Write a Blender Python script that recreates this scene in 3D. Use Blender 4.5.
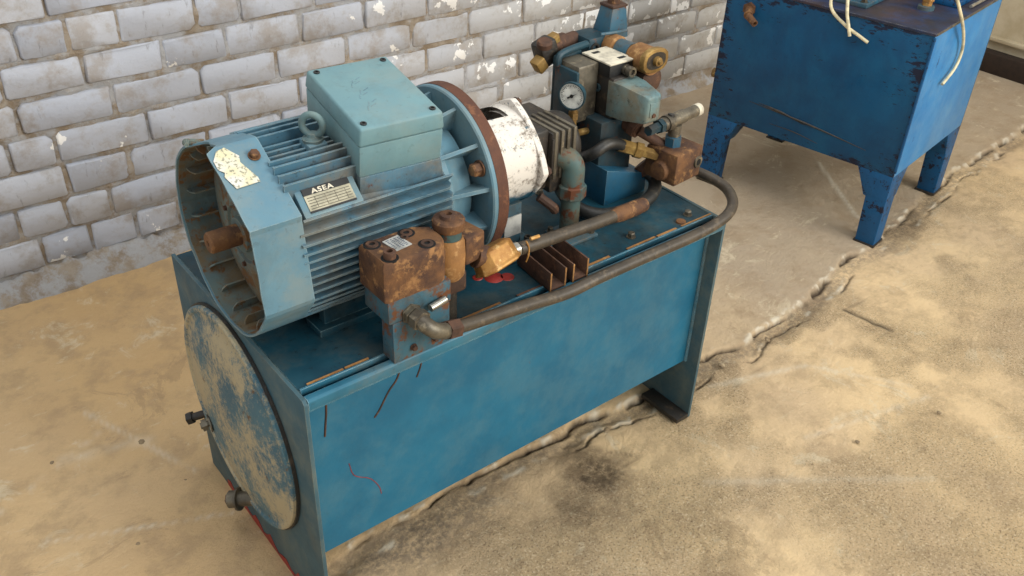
import bpy, bmesh, math, random
import numpy as np
from mathutils import Vector, Matrix
random.seed(7)
R = math.radians
scene = bpy.context.scene
for o in list(bpy.data.objects): bpy.data.objects.remove(o)
COL = scene.collection

# ------------------------------------------------------------------ camera
F_PX, YAW, PITCH, ROLL = 926.76, -0.6934, -0.5956, 0.0421
CAM = Vector((-0.5191, -1.1955, 1.7596))
_f = Vector((-math.sin(YAW)*math.cos(PITCH), math.cos(YAW)*math.cos(PITCH), math.sin(PITCH)))
_r = Vector((math.cos(YAW), math.sin(YAW), 0)); _u = _r.cross(_f)
_r2 = math.cos(ROLL)*_r + math.sin(ROLL)*_u; _u2 = -math.sin(ROLL)*_r + math.cos(ROLL)*_u
cd = bpy.data.cameras.new('camera'); cam = bpy.data.objects.new('camera', cd); COL.objects.link(cam)
cam.matrix_world = Matrix.Translation(CAM) @ Matrix((_r2, _u2, -_f)).transposed().to_4x4()
cd.sensor_width = 36; cd.lens = F_PX/1024*36; cd.clip_start = .05
scene.camera = cam

# ------------------------------------------------------------------ world and light
w = bpy.data.worlds.new('world'); scene.world = w; w.use_nodes = True
bg = w.node_tree.nodes['Background']; bg.inputs['Color'].default_value = (.93, .97, 1, 1); bg.inputs['Strength'].default_value = .80
def area(name, loc, target, sx, sy, energy, col):
    l = bpy.data.lights.new(name, 'AREA'); l.shape = 'RECTANGLE'; l.size = sx; l.size_y = sy; l.energy = energy; l.color = col
    o = bpy.data.objects.new(name, l); COL.objects.link(o); o.location = loc
    o.rotation_euler = (Vector(target)-Vector(loc)).to_track_quat('-Z', 'Y').to_euler(); return o
area('window_light', (3.6, -5.2, 3.4), (1.2, .4, .4), 4.5, 2.6, 480, (1, .965, .9))
area('roof_light', (.3, .2, 4.6), (.8, .5, 0), 3.5, 2.5, 75, (1, .98, .95))
vs = scene.view_settings
vs.view_transform = 'Standard'; vs.look = 'None'; vs.gamma = 1; vs.exposure = 0; vs.use_curve_mapping = False

# ------------------------------------------------------------------ materials
def srgb(c):
    return tuple(((v/255)/12.92 if v/255 <= .04045 else ((v/255+.055)/1.055)**2.4) for v in c) + (1,)
class NT:
    def __init__(s, name, metallic=0, rough=.5, spec=.5):
        s.m = bpy.data.materials.new(name); s.m.use_nodes = True; s.t = s.m.node_tree
        s.b = s.t.nodes['Principled BSDF']; s.b.inputs['Metallic'].default_value = metallic
        s.b.inputs['Roughness'].default_value = rough; s.b.inputs['Specular IOR Level'].default_value = spec
        s.pos = s.t.nodes.new('ShaderNodeNewGeometry').outputs['Position']
    def n(s, typ, **kw):
        x = s.t.nodes.new(typ)
        for k, v in kw.items(): setattr(x, k, v)
        return x
    def L(s, a, b): s.t.links.new(a, b)
    def scaled(s, v):
        m = s.n('ShaderNodeVectorMath', operation='MULTIPLY'); s.L(s.pos, m.inputs[0]); m.inputs[1].default_value = v; return m.outputs[0]
    def noise(s, scale, detail=4, rough=.55, stretch=None, off=0, dist=0):
        x = s.n('ShaderNodeTexNoise'); x.inputs['Scale'].default_value = scale; x.inputs['Detail'].default_value = detail
        x.inputs['Roughness'].default_value = rough; x.inputs['Distortion'].default_value = dist
        v = s.scaled(stretch) if stretch else s.pos
        if off:
            a = s.n('ShaderNodeVectorMath', operation='ADD'); s.L(v, a.inputs[0]); a.inputs[1].default_value = (off, off*.7, off*1.3); v = a.outputs[0]
        s.L(v, x.inputs['Vector']); return x.outputs['Fac']
    def voro(s, scale, feature='F1', out='Distance'):
        x = s.n('ShaderNodeTexVoronoi', feature=feature); x.inputs['Scale'].default_value = scale; s.L(s.pos, x.inputs['Vector']); return x.outputs[out]
    def ramp(s, f, lo, hi):
        x = s.n('ShaderNodeMapRange', interpolation_type='SMOOTHSTEP'); s.L(f, x.inputs[0])
        x.inputs[1].default_value = lo; x.inputs[2].default_value = hi; return x.outputs[0]
    def math(s, op, a, b=None):
        x = s.n('ShaderNodeMath', operation=op)
        for i, v in enumerate((a, b)):
            if v is None: continue
            if isinstance(v, (int, float)): x.inputs[i].default_value = v
            else: s.L(v, x.inputs[i])
        return x.outputs[0]
    def mix(s, f, a, b):
        x = s.n('ShaderNodeMix', data_type='RGBA')
        for k, v in ((0, f), (6, a), (7, b)):
            if isinstance(v, (int, float)): x.inputs[k].default_value = v
            elif isinstance(v, tuple): x.inputs[k].default_value = v if len(v) == 4 else srgb(v)
            else: s.L(v, x.inputs[k])
        return x.outputs[2]
    def attr(s, name):
        x = s.n('ShaderNodeAttribute', attribute_name=name); return x.outputs['Fac']
    def z(s, k=2):
        x = s.n('ShaderNodeSeparateXYZ'); s.L(s.pos, x.inputs[0]); return x.outputs[k]
    def bump(s, h, strength=.3, dist=.01):
        x = s.n('ShaderNodeBump'); x.inputs['Strength'].default_value = strength; x.inputs['Distance'].default_value = dist
        s.L(h, x.inputs['Height']); s.L(x.outputs[0], s.b.inputs['Normal'])
    def col(s, c):
        if isinstance(c, tuple): s.b.inputs['Base Color'].default_value = c if len(c) == 4 else srgb(c)
        else: s.L(c, s.b.inputs['Base Color'])
    def rough(s, r): s.L(r, s.b.inputs['Roughness'])
M = {}
def paint(name, c1, c2, dirt=(96, 84, 66), damt=.35, rust=(92, 52, 30), ramt=.1, rough=.42, scale=1, metallic=0, bump=.12, chip=None, chamt=0, stretch=None, grime=.3, gcol=(44, 40, 34), edge=None, eamt=.6, spec=.35):
    """worn paint: two tones, dust film, oily grime, rust blotches, chips, bare edges"""
    t = NT(name, metallic, rough, spec)
    c = t.mix(t.ramp(t.noise(5*scale, 5, .6), .35, .65), c1, c2)
    c = t.mix(t.math('MULTIPLY', t.ramp(t.noise(9*scale, 8, .7, off=3), .42, .66), damt), c, dirt)
    if grime:
        gf = t.math('MULTIPLY', t.ramp(t.noise(6*scale, 8, .75, off=7, stretch=(1, 1, .55), dist=.3), .46, .64), grime)
        c = t.mix(gf, c, gcol)
        c = t.mix(t.math('MULTIPLY', t.ramp(t.noise(55*scale, 6, .75, off=15), .58, .66), min(1, grime*1.2)), c, gcol)
    if chamt:
        ez_ = t.math('ABSOLUTE', t.math('DIVIDE', t.math('SUBTRACT', t.z(2), .545), .256)); ey_ = t.math('ABSOLUTE', t.math('DIVIDE', t.math('SUBTRACT', t.z(1), .61), .38))
        wear = t.math('SUBTRACT', t.math('MULTIPLY', t.math('POWER', t.math('MINIMUM', t.math('MAXIMUM', ez_, ey_), 1.0), 4), .20), .13)
        big = t.math('ADD', t.math('MULTIPLY', t.math('SUBTRACT', t.noise(3.2*scale, 4, .6, off=27), .5), .35), wear)
        c = t.mix(t.ramp(t.math('ADD', t.noise(34*scale, 6, .75, stretch=stretch, off=9), big), .72-.16*chamt, .75-.16*chamt), c, chip)
        c = t.mix(t.ramp(t.math('ADD', t.noise(8*scale, 10, .80, stretch=stretch, off=19), big), .745-.16*chamt, .765-.16*chamt), c, chip)
    if ramt:
        c = t.mix(t.ramp(t.noise(22*scale, 7, .72, off=6), .70-.24*ramt, .78-.24*ramt), c, rust)
    if edge:
        bv = t.n('ShaderNodeBevel', samples=4); bv.inputs['Radius'].default_value = .0028
        g = t.n('ShaderNodeNewGeometry'); d = t.n('ShaderNodeVectorMath', operation='DOT_PRODUCT'); t.L(bv.outputs[0], d.inputs[0]); t.L(g.outputs['Normal'], d.inputs[1])
        ef = t.math('MULTIPLY', t.ramp(d.outputs['Value'], .985, .86), t.ramp(t.noise(26*scale, 6, .7, off=31), .36, .56))
        c = t.mix(t.math('MULTIPLY', ef, eamt), c, edge)
    t.col(c)
    f = t.noise(60*scale, 4)
    rr = t.n('ShaderNodeMapRange'); t.L(t.noise(14*scale, 4, off=2), rr.inputs[0]); rr.inputs[3].default_value = rough-.12; rr.inputs[4].default_value = rough+.28
    t.rough(rr.outputs[0]); t.bump(f, bump, .004); M[name] = t.m
def rusty(name, c1, c2, c3, scale=1, rough=.75, metallic=.1, bump=.4):
    t = NT(name, metallic, rough)
    c = t.mix(t.ramp(t.noise(16*scale, 6, .65), .35, .65), c1, c2)
    c = t.mix(t.ramp(t.noise(38*scale, 6, .7, off=4), .52, .68), c, c3)
    t.col(c); t.bump(t.noise(110*scale, 5, .7), bump, .003); M[name] = t.m
def plain(name, c, rough=.5, metallic=0):
    t = NT(name, metallic, rough)
    c2 = tuple(max(0, int(v*.8)) for v in c)
    t.col(t.mix(t.ramp(t.noise(40, 4), .4, .7), c, c2)); M[name] = t.m

paint('tank_blue', (30, 102, 130), (24, 92, 120), dirt=(78, 116, 128), damt=.35, ramt=.02, rough=.36, grime=.12, gcol=(30, 66, 84))
paint('tank_plate', (52, 84, 96), (66, 94, 102), dirt=(108, 112, 100), damt=.5, ramt=.12, rough=.55, grime=.2, edge=(140, 140, 124))
paint('tank_top', (18, 54, 68), (26, 68, 82), dirt=(84, 84, 72), damt=.4, ramt=.12, rough=.42, spec=.2, grime=.5, gcol=(28, 34, 34), edge=(130, 160, 160))
paint('tank_trim', (52, 112, 134), (40, 98, 120), dirt=(110, 106, 88), damt=.45, ramt=.25, rough=.38, grime=.25, edge=(168, 196, 200), eamt=.8)
paint('motor_blue', (94, 130, 144), (82, 120, 138), dirt=(124, 132, 126), damt=.5, ramt=.06, rough=.45, grime=.22, gcol=(66, 72, 70), edge=(158, 176, 176))
paint('motor_box', (112, 146, 150), (102, 138, 146), dirt=(126, 136, 130), damt=.4, ramt=.05, rough=.42, grime=.2, gcol=(74, 88, 86), edge=(160, 176, 172), eamt=.5)
paint('motor_fin', (80, 120, 138), (68, 108, 128), dirt=(118, 106, 86), damt=.7, ramt=.2, rough=.5, grime=.45, gcol=(50, 48, 42), edge=(150, 166, 164), eamt=.8)
paint('motor_inner', (84, 106, 110), (98, 114, 110), dirt=(112, 92, 62), damt=.9, rust=(104, 74, 44), ramt=.8, rough=.7, grime=.35, edge=(150, 150, 134))
paint('pump_teal', (20, 48, 58), (32, 68, 80), dirt=(66, 58, 48), damt=.6, ramt=.5, rough=.45, grime=.5, gcol=(26, 26, 24), edge=(84, 100, 100), eamt=.4)
paint('valve_blue', (40, 86, 108), (54, 98, 114), dirt=(98, 88, 70), damt=.6, ramt=.45, rough=.45, grime=.45, edge=(120, 96, 66), eamt=.7)
paint('valve_worn', (44, 88, 106), (58, 98, 112), dirt=(104, 88, 66), damt=.75, ramt=.75, rust=(96, 60, 36), rough=.5, grime=.55, edge=(112, 74, 44), eamt=.9)
paint('valve_pale', (90, 122, 128), (110, 130, 126), dirt=(118, 102, 76), damt=.75, ramt=.4, rough=.42, grime=.5, edge=(160, 160, 146))
paint('pedestal_blue', (30, 88, 116), (24, 76, 102), dirt=(60, 84, 88), damt=.35, ramt=.15, rough=.4, grime=.3, edge=(120, 150, 156))
paint('pipe_teal', (62, 92, 94), (78, 98, 92), dirt=(104, 82, 54), damt=.9, ramt=.7, rough=.5, grime=.4)
paint('machine_blue_shaded', (2, 74, 112), (2, 64, 100), dirt=(10, 82, 116), damt=.5, ramt=0, rough=.4, chip=(16, 24, 46), chamt=.95, stretch=(.5, .5, 1.6), grime=.25, gcol=(10, 34, 66))  # machine paint with the shade of its left face put into the colour
paint('machine_blue_lit', (44, 116, 172), (54, 126, 180), dirt=(96, 142, 176), damt=.4, ramt=0, rough=.42, chip=(30, 44, 72), chamt=.3, stretch=(1, 1, .35), grime=.12, gcol=(20, 48, 90))  # same machine paint, lightened in colour for the face turned to the light
paint('machine_leg', (2, 72, 116), (6, 82, 130), dirt=(30, 78, 120), damt=.4, ramt=.05, rough=.42, chip=(16, 24, 46), chamt=.5, grime=.2, gcol=(12, 36, 66))
paint('machine_top', (30, 36, 54), (64, 50, 50), dirt=(34, 62, 104), damt=.6, ramt=.3, rough=.45, grime=.5, edge=(150, 150, 150))
rusty('rust_brown', (114, 78, 46), (66, 44, 34), (148, 108, 66))
rusty('rust_rim', (94, 58, 40), (78, 48, 36), (120, 78, 52))
rusty('rust_dark', (86, 58, 42), (60, 42, 32), (112, 78, 54))
rusty('rust_tan', (160, 116, 66), (126, 88, 50), (182, 142, 92))
rusty('brass', (182, 138, 74), (146, 100, 48), (208, 172, 112), rough=.5, metallic=.35)
rusty('brass_dull', (142, 112, 58), (112, 86, 46), (168, 138, 78), rough=.5, metallic=.3)
rusty('steel_grey', (112, 106, 92), (78, 72, 62), (138, 128, 108), rough=.45, metallic=.5, bump=.2)
rusty('dark_oily', (46, 40, 34), (36, 36, 34), (74, 62, 50), rough=.45, bump=.5)
rusty('hose_brown', (70, 61, 49), (54, 47, 38), (92, 80, 64), rough=.5, bump=.15, metallic=0)
rusty('hose_black', (44, 42, 38), (36, 36, 34), (62, 58, 50), rough=.5, bump=.15, metallic=0)
rusty('chip_stone', (150, 130, 100), (120, 104, 82), (176, 158, 128), rough=.9)
plain('black_plastic', (30, 30, 30), .45); plain('cap_black', (34, 36, 36), .5); plain('hole', (10, 10, 10), .9)
plain('cream', (214, 206, 184), .6); plain('plate_cream', (176, 170, 146), .5); plain('white_dial', (226, 226, 216), .4)
plain('needle', (24, 24, 24), .5); plain('cable_cream', (222, 210, 172), .5); plain('bright_steel', (190, 188, 178), .3, .8)
plain('red_paint', (150, 44, 36), .5); plain('timber', (48, 34, 24), .8)
plain('label_grey', (176, 176, 170), .5); plain('print_blue', (86, 96, 112), .5)
def sticker():
    t = NT('sticker', 0, .55)
    c = t.mix(t.ramp(t.noise(24, 3), .42, .6), (204, 196, 160), (204, 202, 194))
    c = t.mix(t.ramp(t.noise(150, 3, off=2, stretch=(1, .5, 2)), .54, .62), c, (140, 138, 116)); t.col(c); M['sticker'] = t.m
sticker()
def cover_mat():
    t = NT('manhole_paint', 0, .6)
    c = t.mix(t.ramp(t.noise(7, 5), .4, .6), (52, 94, 112), (66, 106, 120))
    c = t.mix(t.ramp(t.math('ADD', t.math('MULTIPLY', t.noise(5, 4, .6, off=4), .5), t.math('MULTIPLY', t.noise(70, 8, .85), .5)), .45, .56), c, (170, 158, 128))
    c = t.mix(t.ramp(t.noise(24, 7, .75, off=12), .60, .68), c, (96, 70, 46))
    t.col(c); t.bump(t.noise(60, 6, .7), .25, .004); M['manhole_paint'] = t.m
cover_mat()
def bell_mat():
    t = NT('bell_white', 0, .6)
    hgt = t.math('ADD', t.z(2), t.math('MULTIPLY', t.noise(16, 5, .7), .08))
    c = t.mix(t.ramp(t.noise(34, 8, .8), .50, .64), (214, 208, 198), (120, 110, 98))
    c = t.mix(t.ramp(t.noise(70, 5, .7, off=5), .62, .66), c, (64, 92, 104))
    c = t.mix(t.ramp(hgt, .825, .845), (34, 84, 104), c)
    t.col(c); t.bump(t.noise(50, 6), .3, .004); M['bell_white'] = t.m
bell_mat()
def brick_mat():
    t = NT('brick_paint', 0, .8, .3)
    oi = t.n('ShaderNodeObjectInfo').outputs['Random']
    c = t.mix(oi, (168, 172, 182), (184, 186, 192))
    c = t.mix(t.ramp(t.z(0), .9, 2.3), c, (180, 177, 172))
    c = t.mix(t.math('MULTIPLY', t.ramp(t.noise(9, 7, .7), .46, .66), .6), c, (146, 134, 118))
    c = t.mix(t.math('MULTIPLY', t.ramp(t.noise(45, 5, .7, stretch=(1, 1, .3), off=8), .6, .72), .55), c, (118, 116, 114))
    pw = t.math('ADD', t.noise(8, 5, .58, off=13), t.math('MULTIPLY', t.ramp(t.z(0), .6, 1.5), .105))
    c = t.mix(t.ramp(pw, .665, .68), c, (232, 230, 226))
    t.col(c); t.bump(t.math('ADD', t.noise(30, 6, .65), t.math('MULTIPLY', t.noise(140, 4, .6), .4)), .45, .006); M['brick_paint'] = t.m
brick_mat()
def mortar_mat():
    t = NT('mortar', 0, .9, .2)
    c = t.mix(t.ramp(t.noise(13, 7, .7), .38, .62), (166, 154, 138), (144, 128, 108))
    c = t.mix(t.ramp(t.noise(8, 7, .72, off=5), .42, .58), c, (174, 173, 173))
    t.col(c); t.bump(t.noise(60, 7, .75), .9, .012); M['mortar'] = t.m
mortar_mat()
def floor_mat():
    t = NT('concrete_floor', 0, .85, .25)
    n1 = t.noise(1.6, 8, .62, dist=.3); n2 = t.noise(9, 8, .68, off=4)
    c = t.mix(t.ramp(n1, .36, .66), (204, 178, 142), (222, 194, 150))
    c = t.mix(t.math('MULTIPLY', t.attr('golden'), .85), c, (192, 156, 106))
    c = t.mix(t.math('MULTIPLY', t.attr('grey'), .8), c, (160, 146, 128))
    c = t.mix(t.math('MULTIPLY', t.ramp(n2, .44, .66), .45), c, (152, 130, 102))
    c = t.mix(t.math('MULTIPLY', t.ramp(t.noise(6, 9, .75, off=11, dist=.6), .56, .66), .55), c, (216, 202, 172))
    c = t.mix(t.math('MULTIPLY', t.ramp(t.noise(30, 6, .7, stretch=(.4, 1.6, 1), off=17), .6, .7), .35), c, (212, 196, 164))
    # exposed aggregate: dark pits, pale grains
    rf = t.attr('rough_zone'); fine = t.noise(170, 4, .75, off=2); med = t.noise(95, 6, .78, off=41)
    c = t.mix(t.math('MULTIPLY', t.math('MULTIPLY', rf, t.ramp(med, .50, .66)), .5), c, (166, 138, 102))
    c = t.mix(t.math('MULTIPLY', t.math('MULTIPLY', rf, t.ramp(fine, .54, .62)), .75), c, (124, 98, 70))
    c = t.mix(t.math('MULTIPLY', t.math('MULTIPLY', rf, t.ramp(t.noise(150, 4, .75, off=23), .55, .62)), .8), c, (236, 218, 182))
    c = t.mix(t.math('MULTIPLY', t.math('MULTIPLY', t.attr('ash'), t.ramp(t.noise(48, 7, .8, off=51), .36, .60)), .8), c, (112, 102, 90))
    c = t.mix(t.math('MULTIPLY', t.math('MULTIPLY', t.attr('stain'), t.ramp(t.noise(40, 7, .75, off=61), .20, .60)), .85), c, (74, 60, 46))
    c = t.mix(t.math('MULTIPLY', t.ramp(t.noise(3.5, 10, .8, off=71, dist=.8), .585, .61), .35), c, (150, 126, 96))
    c = t.mix(t.attr('crack'), c, (70, 58, 46))
    c = t.mix(t.math('MULTIPLY', t.attr('chalk'), .85), c, (220, 212, 192))
    t.col(c)
    h = t.math('ADD', t.math('MULTIPLY', t.noise(22, 9, .78), .8), t.math('MULTIPLY', t.math('MULTIPLY', t.noise(85, 7, .85), rf), 1.3))
    h = t.math('ADD', h, t.math('MULTIPLY', t.noise(7, 7, .7, off=81), 1.0))
    t.bump(h, .85, .014); M['concrete_floor'] = t.m
floor_mat()
def plaster_mat():
    t = NT('plaster', 0, .85, .2)
    t.col(t.mix(t.ramp(t.noise(5, 7, .65), .4, .65), (196, 184, 158), (178, 164, 136))); t.bump(t.noise(40, 5), .3, .004); M['plaster'] = t.m
plaster_mat()

# ------------------------------------------------------------------ mesh helpers
V = Vector
class MB:
    def __init__(s): s.v = []; s.f = []
    def add(s, vs, fs):
        o = len(s.v); s.v += [tuple(a) for a in vs]; s.f += [tuple(i+o for i in q) for q in fs]; return s
    def box(s, c, d, rot=None):
        c = V(c); rot = rot or Matrix.Identity(3); x, y, z = (k/2 for k in d)
        vs = [c+rot@V((sx*x, sy*y, sz*z)) for sx in (-1, 1) for sy in (-1, 1) for sz in (-1, 1)]
        return s.add(vs, [(0, 1, 3, 2), (4, 6, 7, 5), (0, 4, 5, 1), (2, 3, 7, 6), (0, 2, 6, 4), (1, 5, 7, 3)])
    def bb(s, x0, x1, y0, y1, z0, z1): return s.box(((x0+x1)/2, (y0+y1)/2, (z0+z1)/2), (x1-x0, y1-y0, z1-z0))
    def lathe(s, p, ax, prof, n=24, hexa=None):
        """profile of (t, r) along axis ax from p; open ends get capped unless r==0"""
        p = V(p); ax = V(ax).normalized(); a = ax.orthogonal().normalized()
        if abs(ax.z) < .9: a = V((0, 0, 1)); a = (a-ax*a.dot(ax)).normalized()
        b = ax.cross(a); vs = []; fs = []
        for t, r in prof:
            for k in range(n):
                th = 2*math.pi*k/n; vs.append(p+ax*t+(a*math.cos(th)+b*math.sin(th))*r)
        for i in range(len(prof)-1):
            for k in range(n):
                k2 = (k+1) % n; fs.append((i*n+k, i*n+k2, (i+1)*n+k2, (i+1)*n+k))
        fs.append(tuple(range(n))[::-1]); fs.append(tuple((len(prof)-1)*n+k for k in range(n)))
        return s.add(vs, fs)
    def cyl(s, p0, p1, r, r1=None, n=24):
        d = V(p1)-V(p0); return s.lathe(p0, d, [(0, r), (d.length, r if r1 is None else r1)], n)
    def ring(s, p, ax, r0, r1, t, n=32):
        """flat annulus with thickness t"""
        p = V(p); ax = V(ax).normalized(); a = V((0, 0, 1)) if abs(ax.z) < .9 else V((1, 0, 0)); a = (a-ax*a.dot(ax)).normalized(); b = ax.cross(a)
        vs = []; fs = []
        prof = [(0, r0), (0, r1), (t, r1), (t, r0)]
        for tt, r in prof:
            for k in range(n):
                th = 2*math.pi*k/n; vs.append(p+ax*tt+(a*math.cos(th)+b*math.sin(th))*r)
        for i in range(4):
            for k in range(n):
                k2 = (k+1) % n; j = (i+1) % 4; fs.append((i*n+k, i*n+k2, j*n+k2, j*n+k))
        return s.add(vs, fs)
    def torus(s, p, ax, r, rr, n=28, m=10):
        p = V(p); ax = V(ax).normalized(); a = ax.orthogonal().normalized(); b = ax.cross(a); vs = []; fs = []
        for k in range(n):
            th = 2*math.pi*k/n; d = a*math.cos(th)+b*math.sin(th)
            for j in range(m):
                ph = 2*math.pi*j/m; vs.append(p+d*(r+rr*math.cos(ph))+ax*rr*math.sin(ph))
        for k in range(n):
            for j in range(m): fs.append((k*m+j, ((k+1) % n)*m+j, ((k+1) % n)*m+(j+1) % m, k*m+(j+1) % m))
        return s.add(vs, fs)
    def prism(s, poly, ext):
        """3D polygon points extruded by vector ext"""
        n = len(poly); ext = V(ext); vs = [V(q) for q in poly]+[V(q)+ext for q in poly]
        fs = [tuple(range(n))[::-1], tuple(range(n, 2*n))]+[(i, (i+1) % n, n+(i+1) % n, n+i) for i in range(n)]
        return s.add(vs, fs)
    def tube(s, pts, r, n=12, sub=8, radii=None, cap=True):
        P = [V(q) for q in pts]
        if sub > 1:
            Q = []; E = [2*P[0]-P[1]]+P+[2*P[-1]-P[-2]]; RR = []
            for i in range(1, len(E)-2):
                for k in range(sub):
                    t = k/sub; a, b, c, d = E[i-1:i+3]
                    Q.append(.5*((2*b)+(c-a)*t+(2*a-5*b+4*c-d)*t*t+(3*b-a-3*c+d)*t**3))
                    if radii: RR.append(radii[i-1]*(1-t)+radii[i]*t)
            Q.append(P[-1]); P = Q
            if radii: radii = RR+[radii[-1]]
        T = [(P[min(i+1, len(P)-1)]-P[max(i-1, 0)]).normalized() for i in range(len(P))]
        a = T[0].orthogonal().normalized(); vs = []; fs = []
        for i, q in enumerate(P):
            a = (a-T[i]*a.dot(T[i])).normalized(); b = T[i].cross(a); rr = radii[i] if radii else r
            for k in range(n):
                th = 2*math.pi*k/n; vs.append(q+(a*math.cos(th)+b*math.sin(th))*rr)
        for i in range(len(P)-1):
            for k in range(n): fs.append((i*n+k, i*n+(k+1) % n, (i+1)*n+(k+1) % n, (i+1)*n+k))
        if cap: fs.append(tuple(range(n))[::-1]); fs.append(tuple((len(P)-1)*n+k for k in range(n)))
        return s.add(vs, fs)
    def mesh(s, name, mat, off=(0, 0, 0), bevel=0, seg=2, ang=35, smooth=True):
        off = V(off); me = bpy.data.meshes.new(name); me.from_pydata([tuple(V(q)-off) for q in s.v], [], s.f)
        bm = bmesh.new(); bm.from_mesh(me); bmesh.ops.recalc_face_normals(bm, faces=bm.faces)
        if bevel:
            ed = [e for e in bm.edges if len(e.link_faces) == 2 and e.calc_face_angle(0) > R(30)]
            bmesh.ops.bevel(bm, geom=ed, offset=bevel, segments=seg, affect='EDGES', profile=.5, clamp_overlap=True)
        bm.to_mesh(me); bm.free()
        if smooth:
            me.polygons.foreach_set('use_smooth', [True]*len(me.polygons)); me.set_sharp_from_angle(angle=R(ang))
        me.materials.append(M[mat]); return me
    def build(s, name, mat, parent=None, **kw):
        off = base(parent); me = s.mesh(name, mat, off, **kw)
        o = bpy.data.objects.new(name, me); COL.objects.link(o); o.parent = parent; return o
BASE = {}
def base(parent): return BASE.get(parent.name if parent else None, V((0, 0, 0))) if not (parent and parent.parent) else BASE.get(parent.parent.name, V((0, 0, 0)))
def thing(name, loc, label, cat, group=None):
    o = bpy.data.objects.new(name, None); COL.objects.link(o); o.location = loc; o.empty_display_size = .05
    BASE[o.name] = V(loc); o['label'] = label; o['category'] = cat
    if group: o['group'] = group
    return o
def tag(o, label, cat, group=None):
    o['label'] = label; o['category'] = cat
    if group: o['group'] = group
    return o
def inst(name, me, loc, parent, quat=None):
    """a piece that shares mesh data; loc in world coordinates"""
    o = bpy.data.objects.new(name, me); COL.objects.link(o); o.parent = parent; o.location = V(loc)-base(parent)
    if quat: o.rotation_mode = 'QUATERNION'; o.rotation_quaternion = quat
    return o
def along(d): return V((0, 0, 1)).rotation_difference(V(d).normalized())
def struct(o): o['kind'] = 'structure'; return o
# shared fasteners (axis +z)
hexm = {}
def hexbolt(r, h, mat):
    k = ('hex', r, h, mat)
    if k not in hexm:
        m = MB(); m.lathe((0, 0, 0), (0, 0, 1), [(0, r*1.25), (h*.18, r*1.25)], 16); m.lathe((0, 0, h*.18), (0, 0, 1), [(0, r), (h*.75, r), (h*.9, r*.8)], 6)
        hexm[k] = m.mesh('bolt', mat)
    return hexm[k]
def capscrew(r, h, mat):
    k = ('cap', r, h, mat)
    if k not in hexm:
        m = MB(); m.lathe((0, 0, 0), (0, 0, 1), [(0, r*.95), (h*.85, r), (h, r*.92), (h, r*.5), (h*.45, r*.5)], 16); hexm[k] = m.mesh('bolt', mat)
    return hexm[k]

# value noise for geometry
def vnoise(x, y, seed, scale):
    rng = np.random.RandomState(seed); g = rng.rand(64, 64)
    u = x*scale; v = y*scale; iu = np.floor(u).astype(int); iv = np.floor(v).astype(int); fu = u-iu; fv = v-iv
    fu = fu*fu*(3-2*fu); fv = fv*fv*(3-2*fv)
    a = g[iu % 64, iv % 64]; b = g[(iu+1) % 64, iv % 64]; c = g[iu % 64, (iv+1) % 64]; d = g[(iu+1) % 64, (iv+1) % 64]
    return (a*(1-fu)+b*fu)*(1-fv)+(c*(1-fu)+d*fu)*fv
def fbm(x, y, seed, scale, o=4):
    t = 0; amp = .5
    for k in range(o): t = t+amp*vnoise(x, y, seed+k, scale*2**k); amp *= .5
    return t

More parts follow.
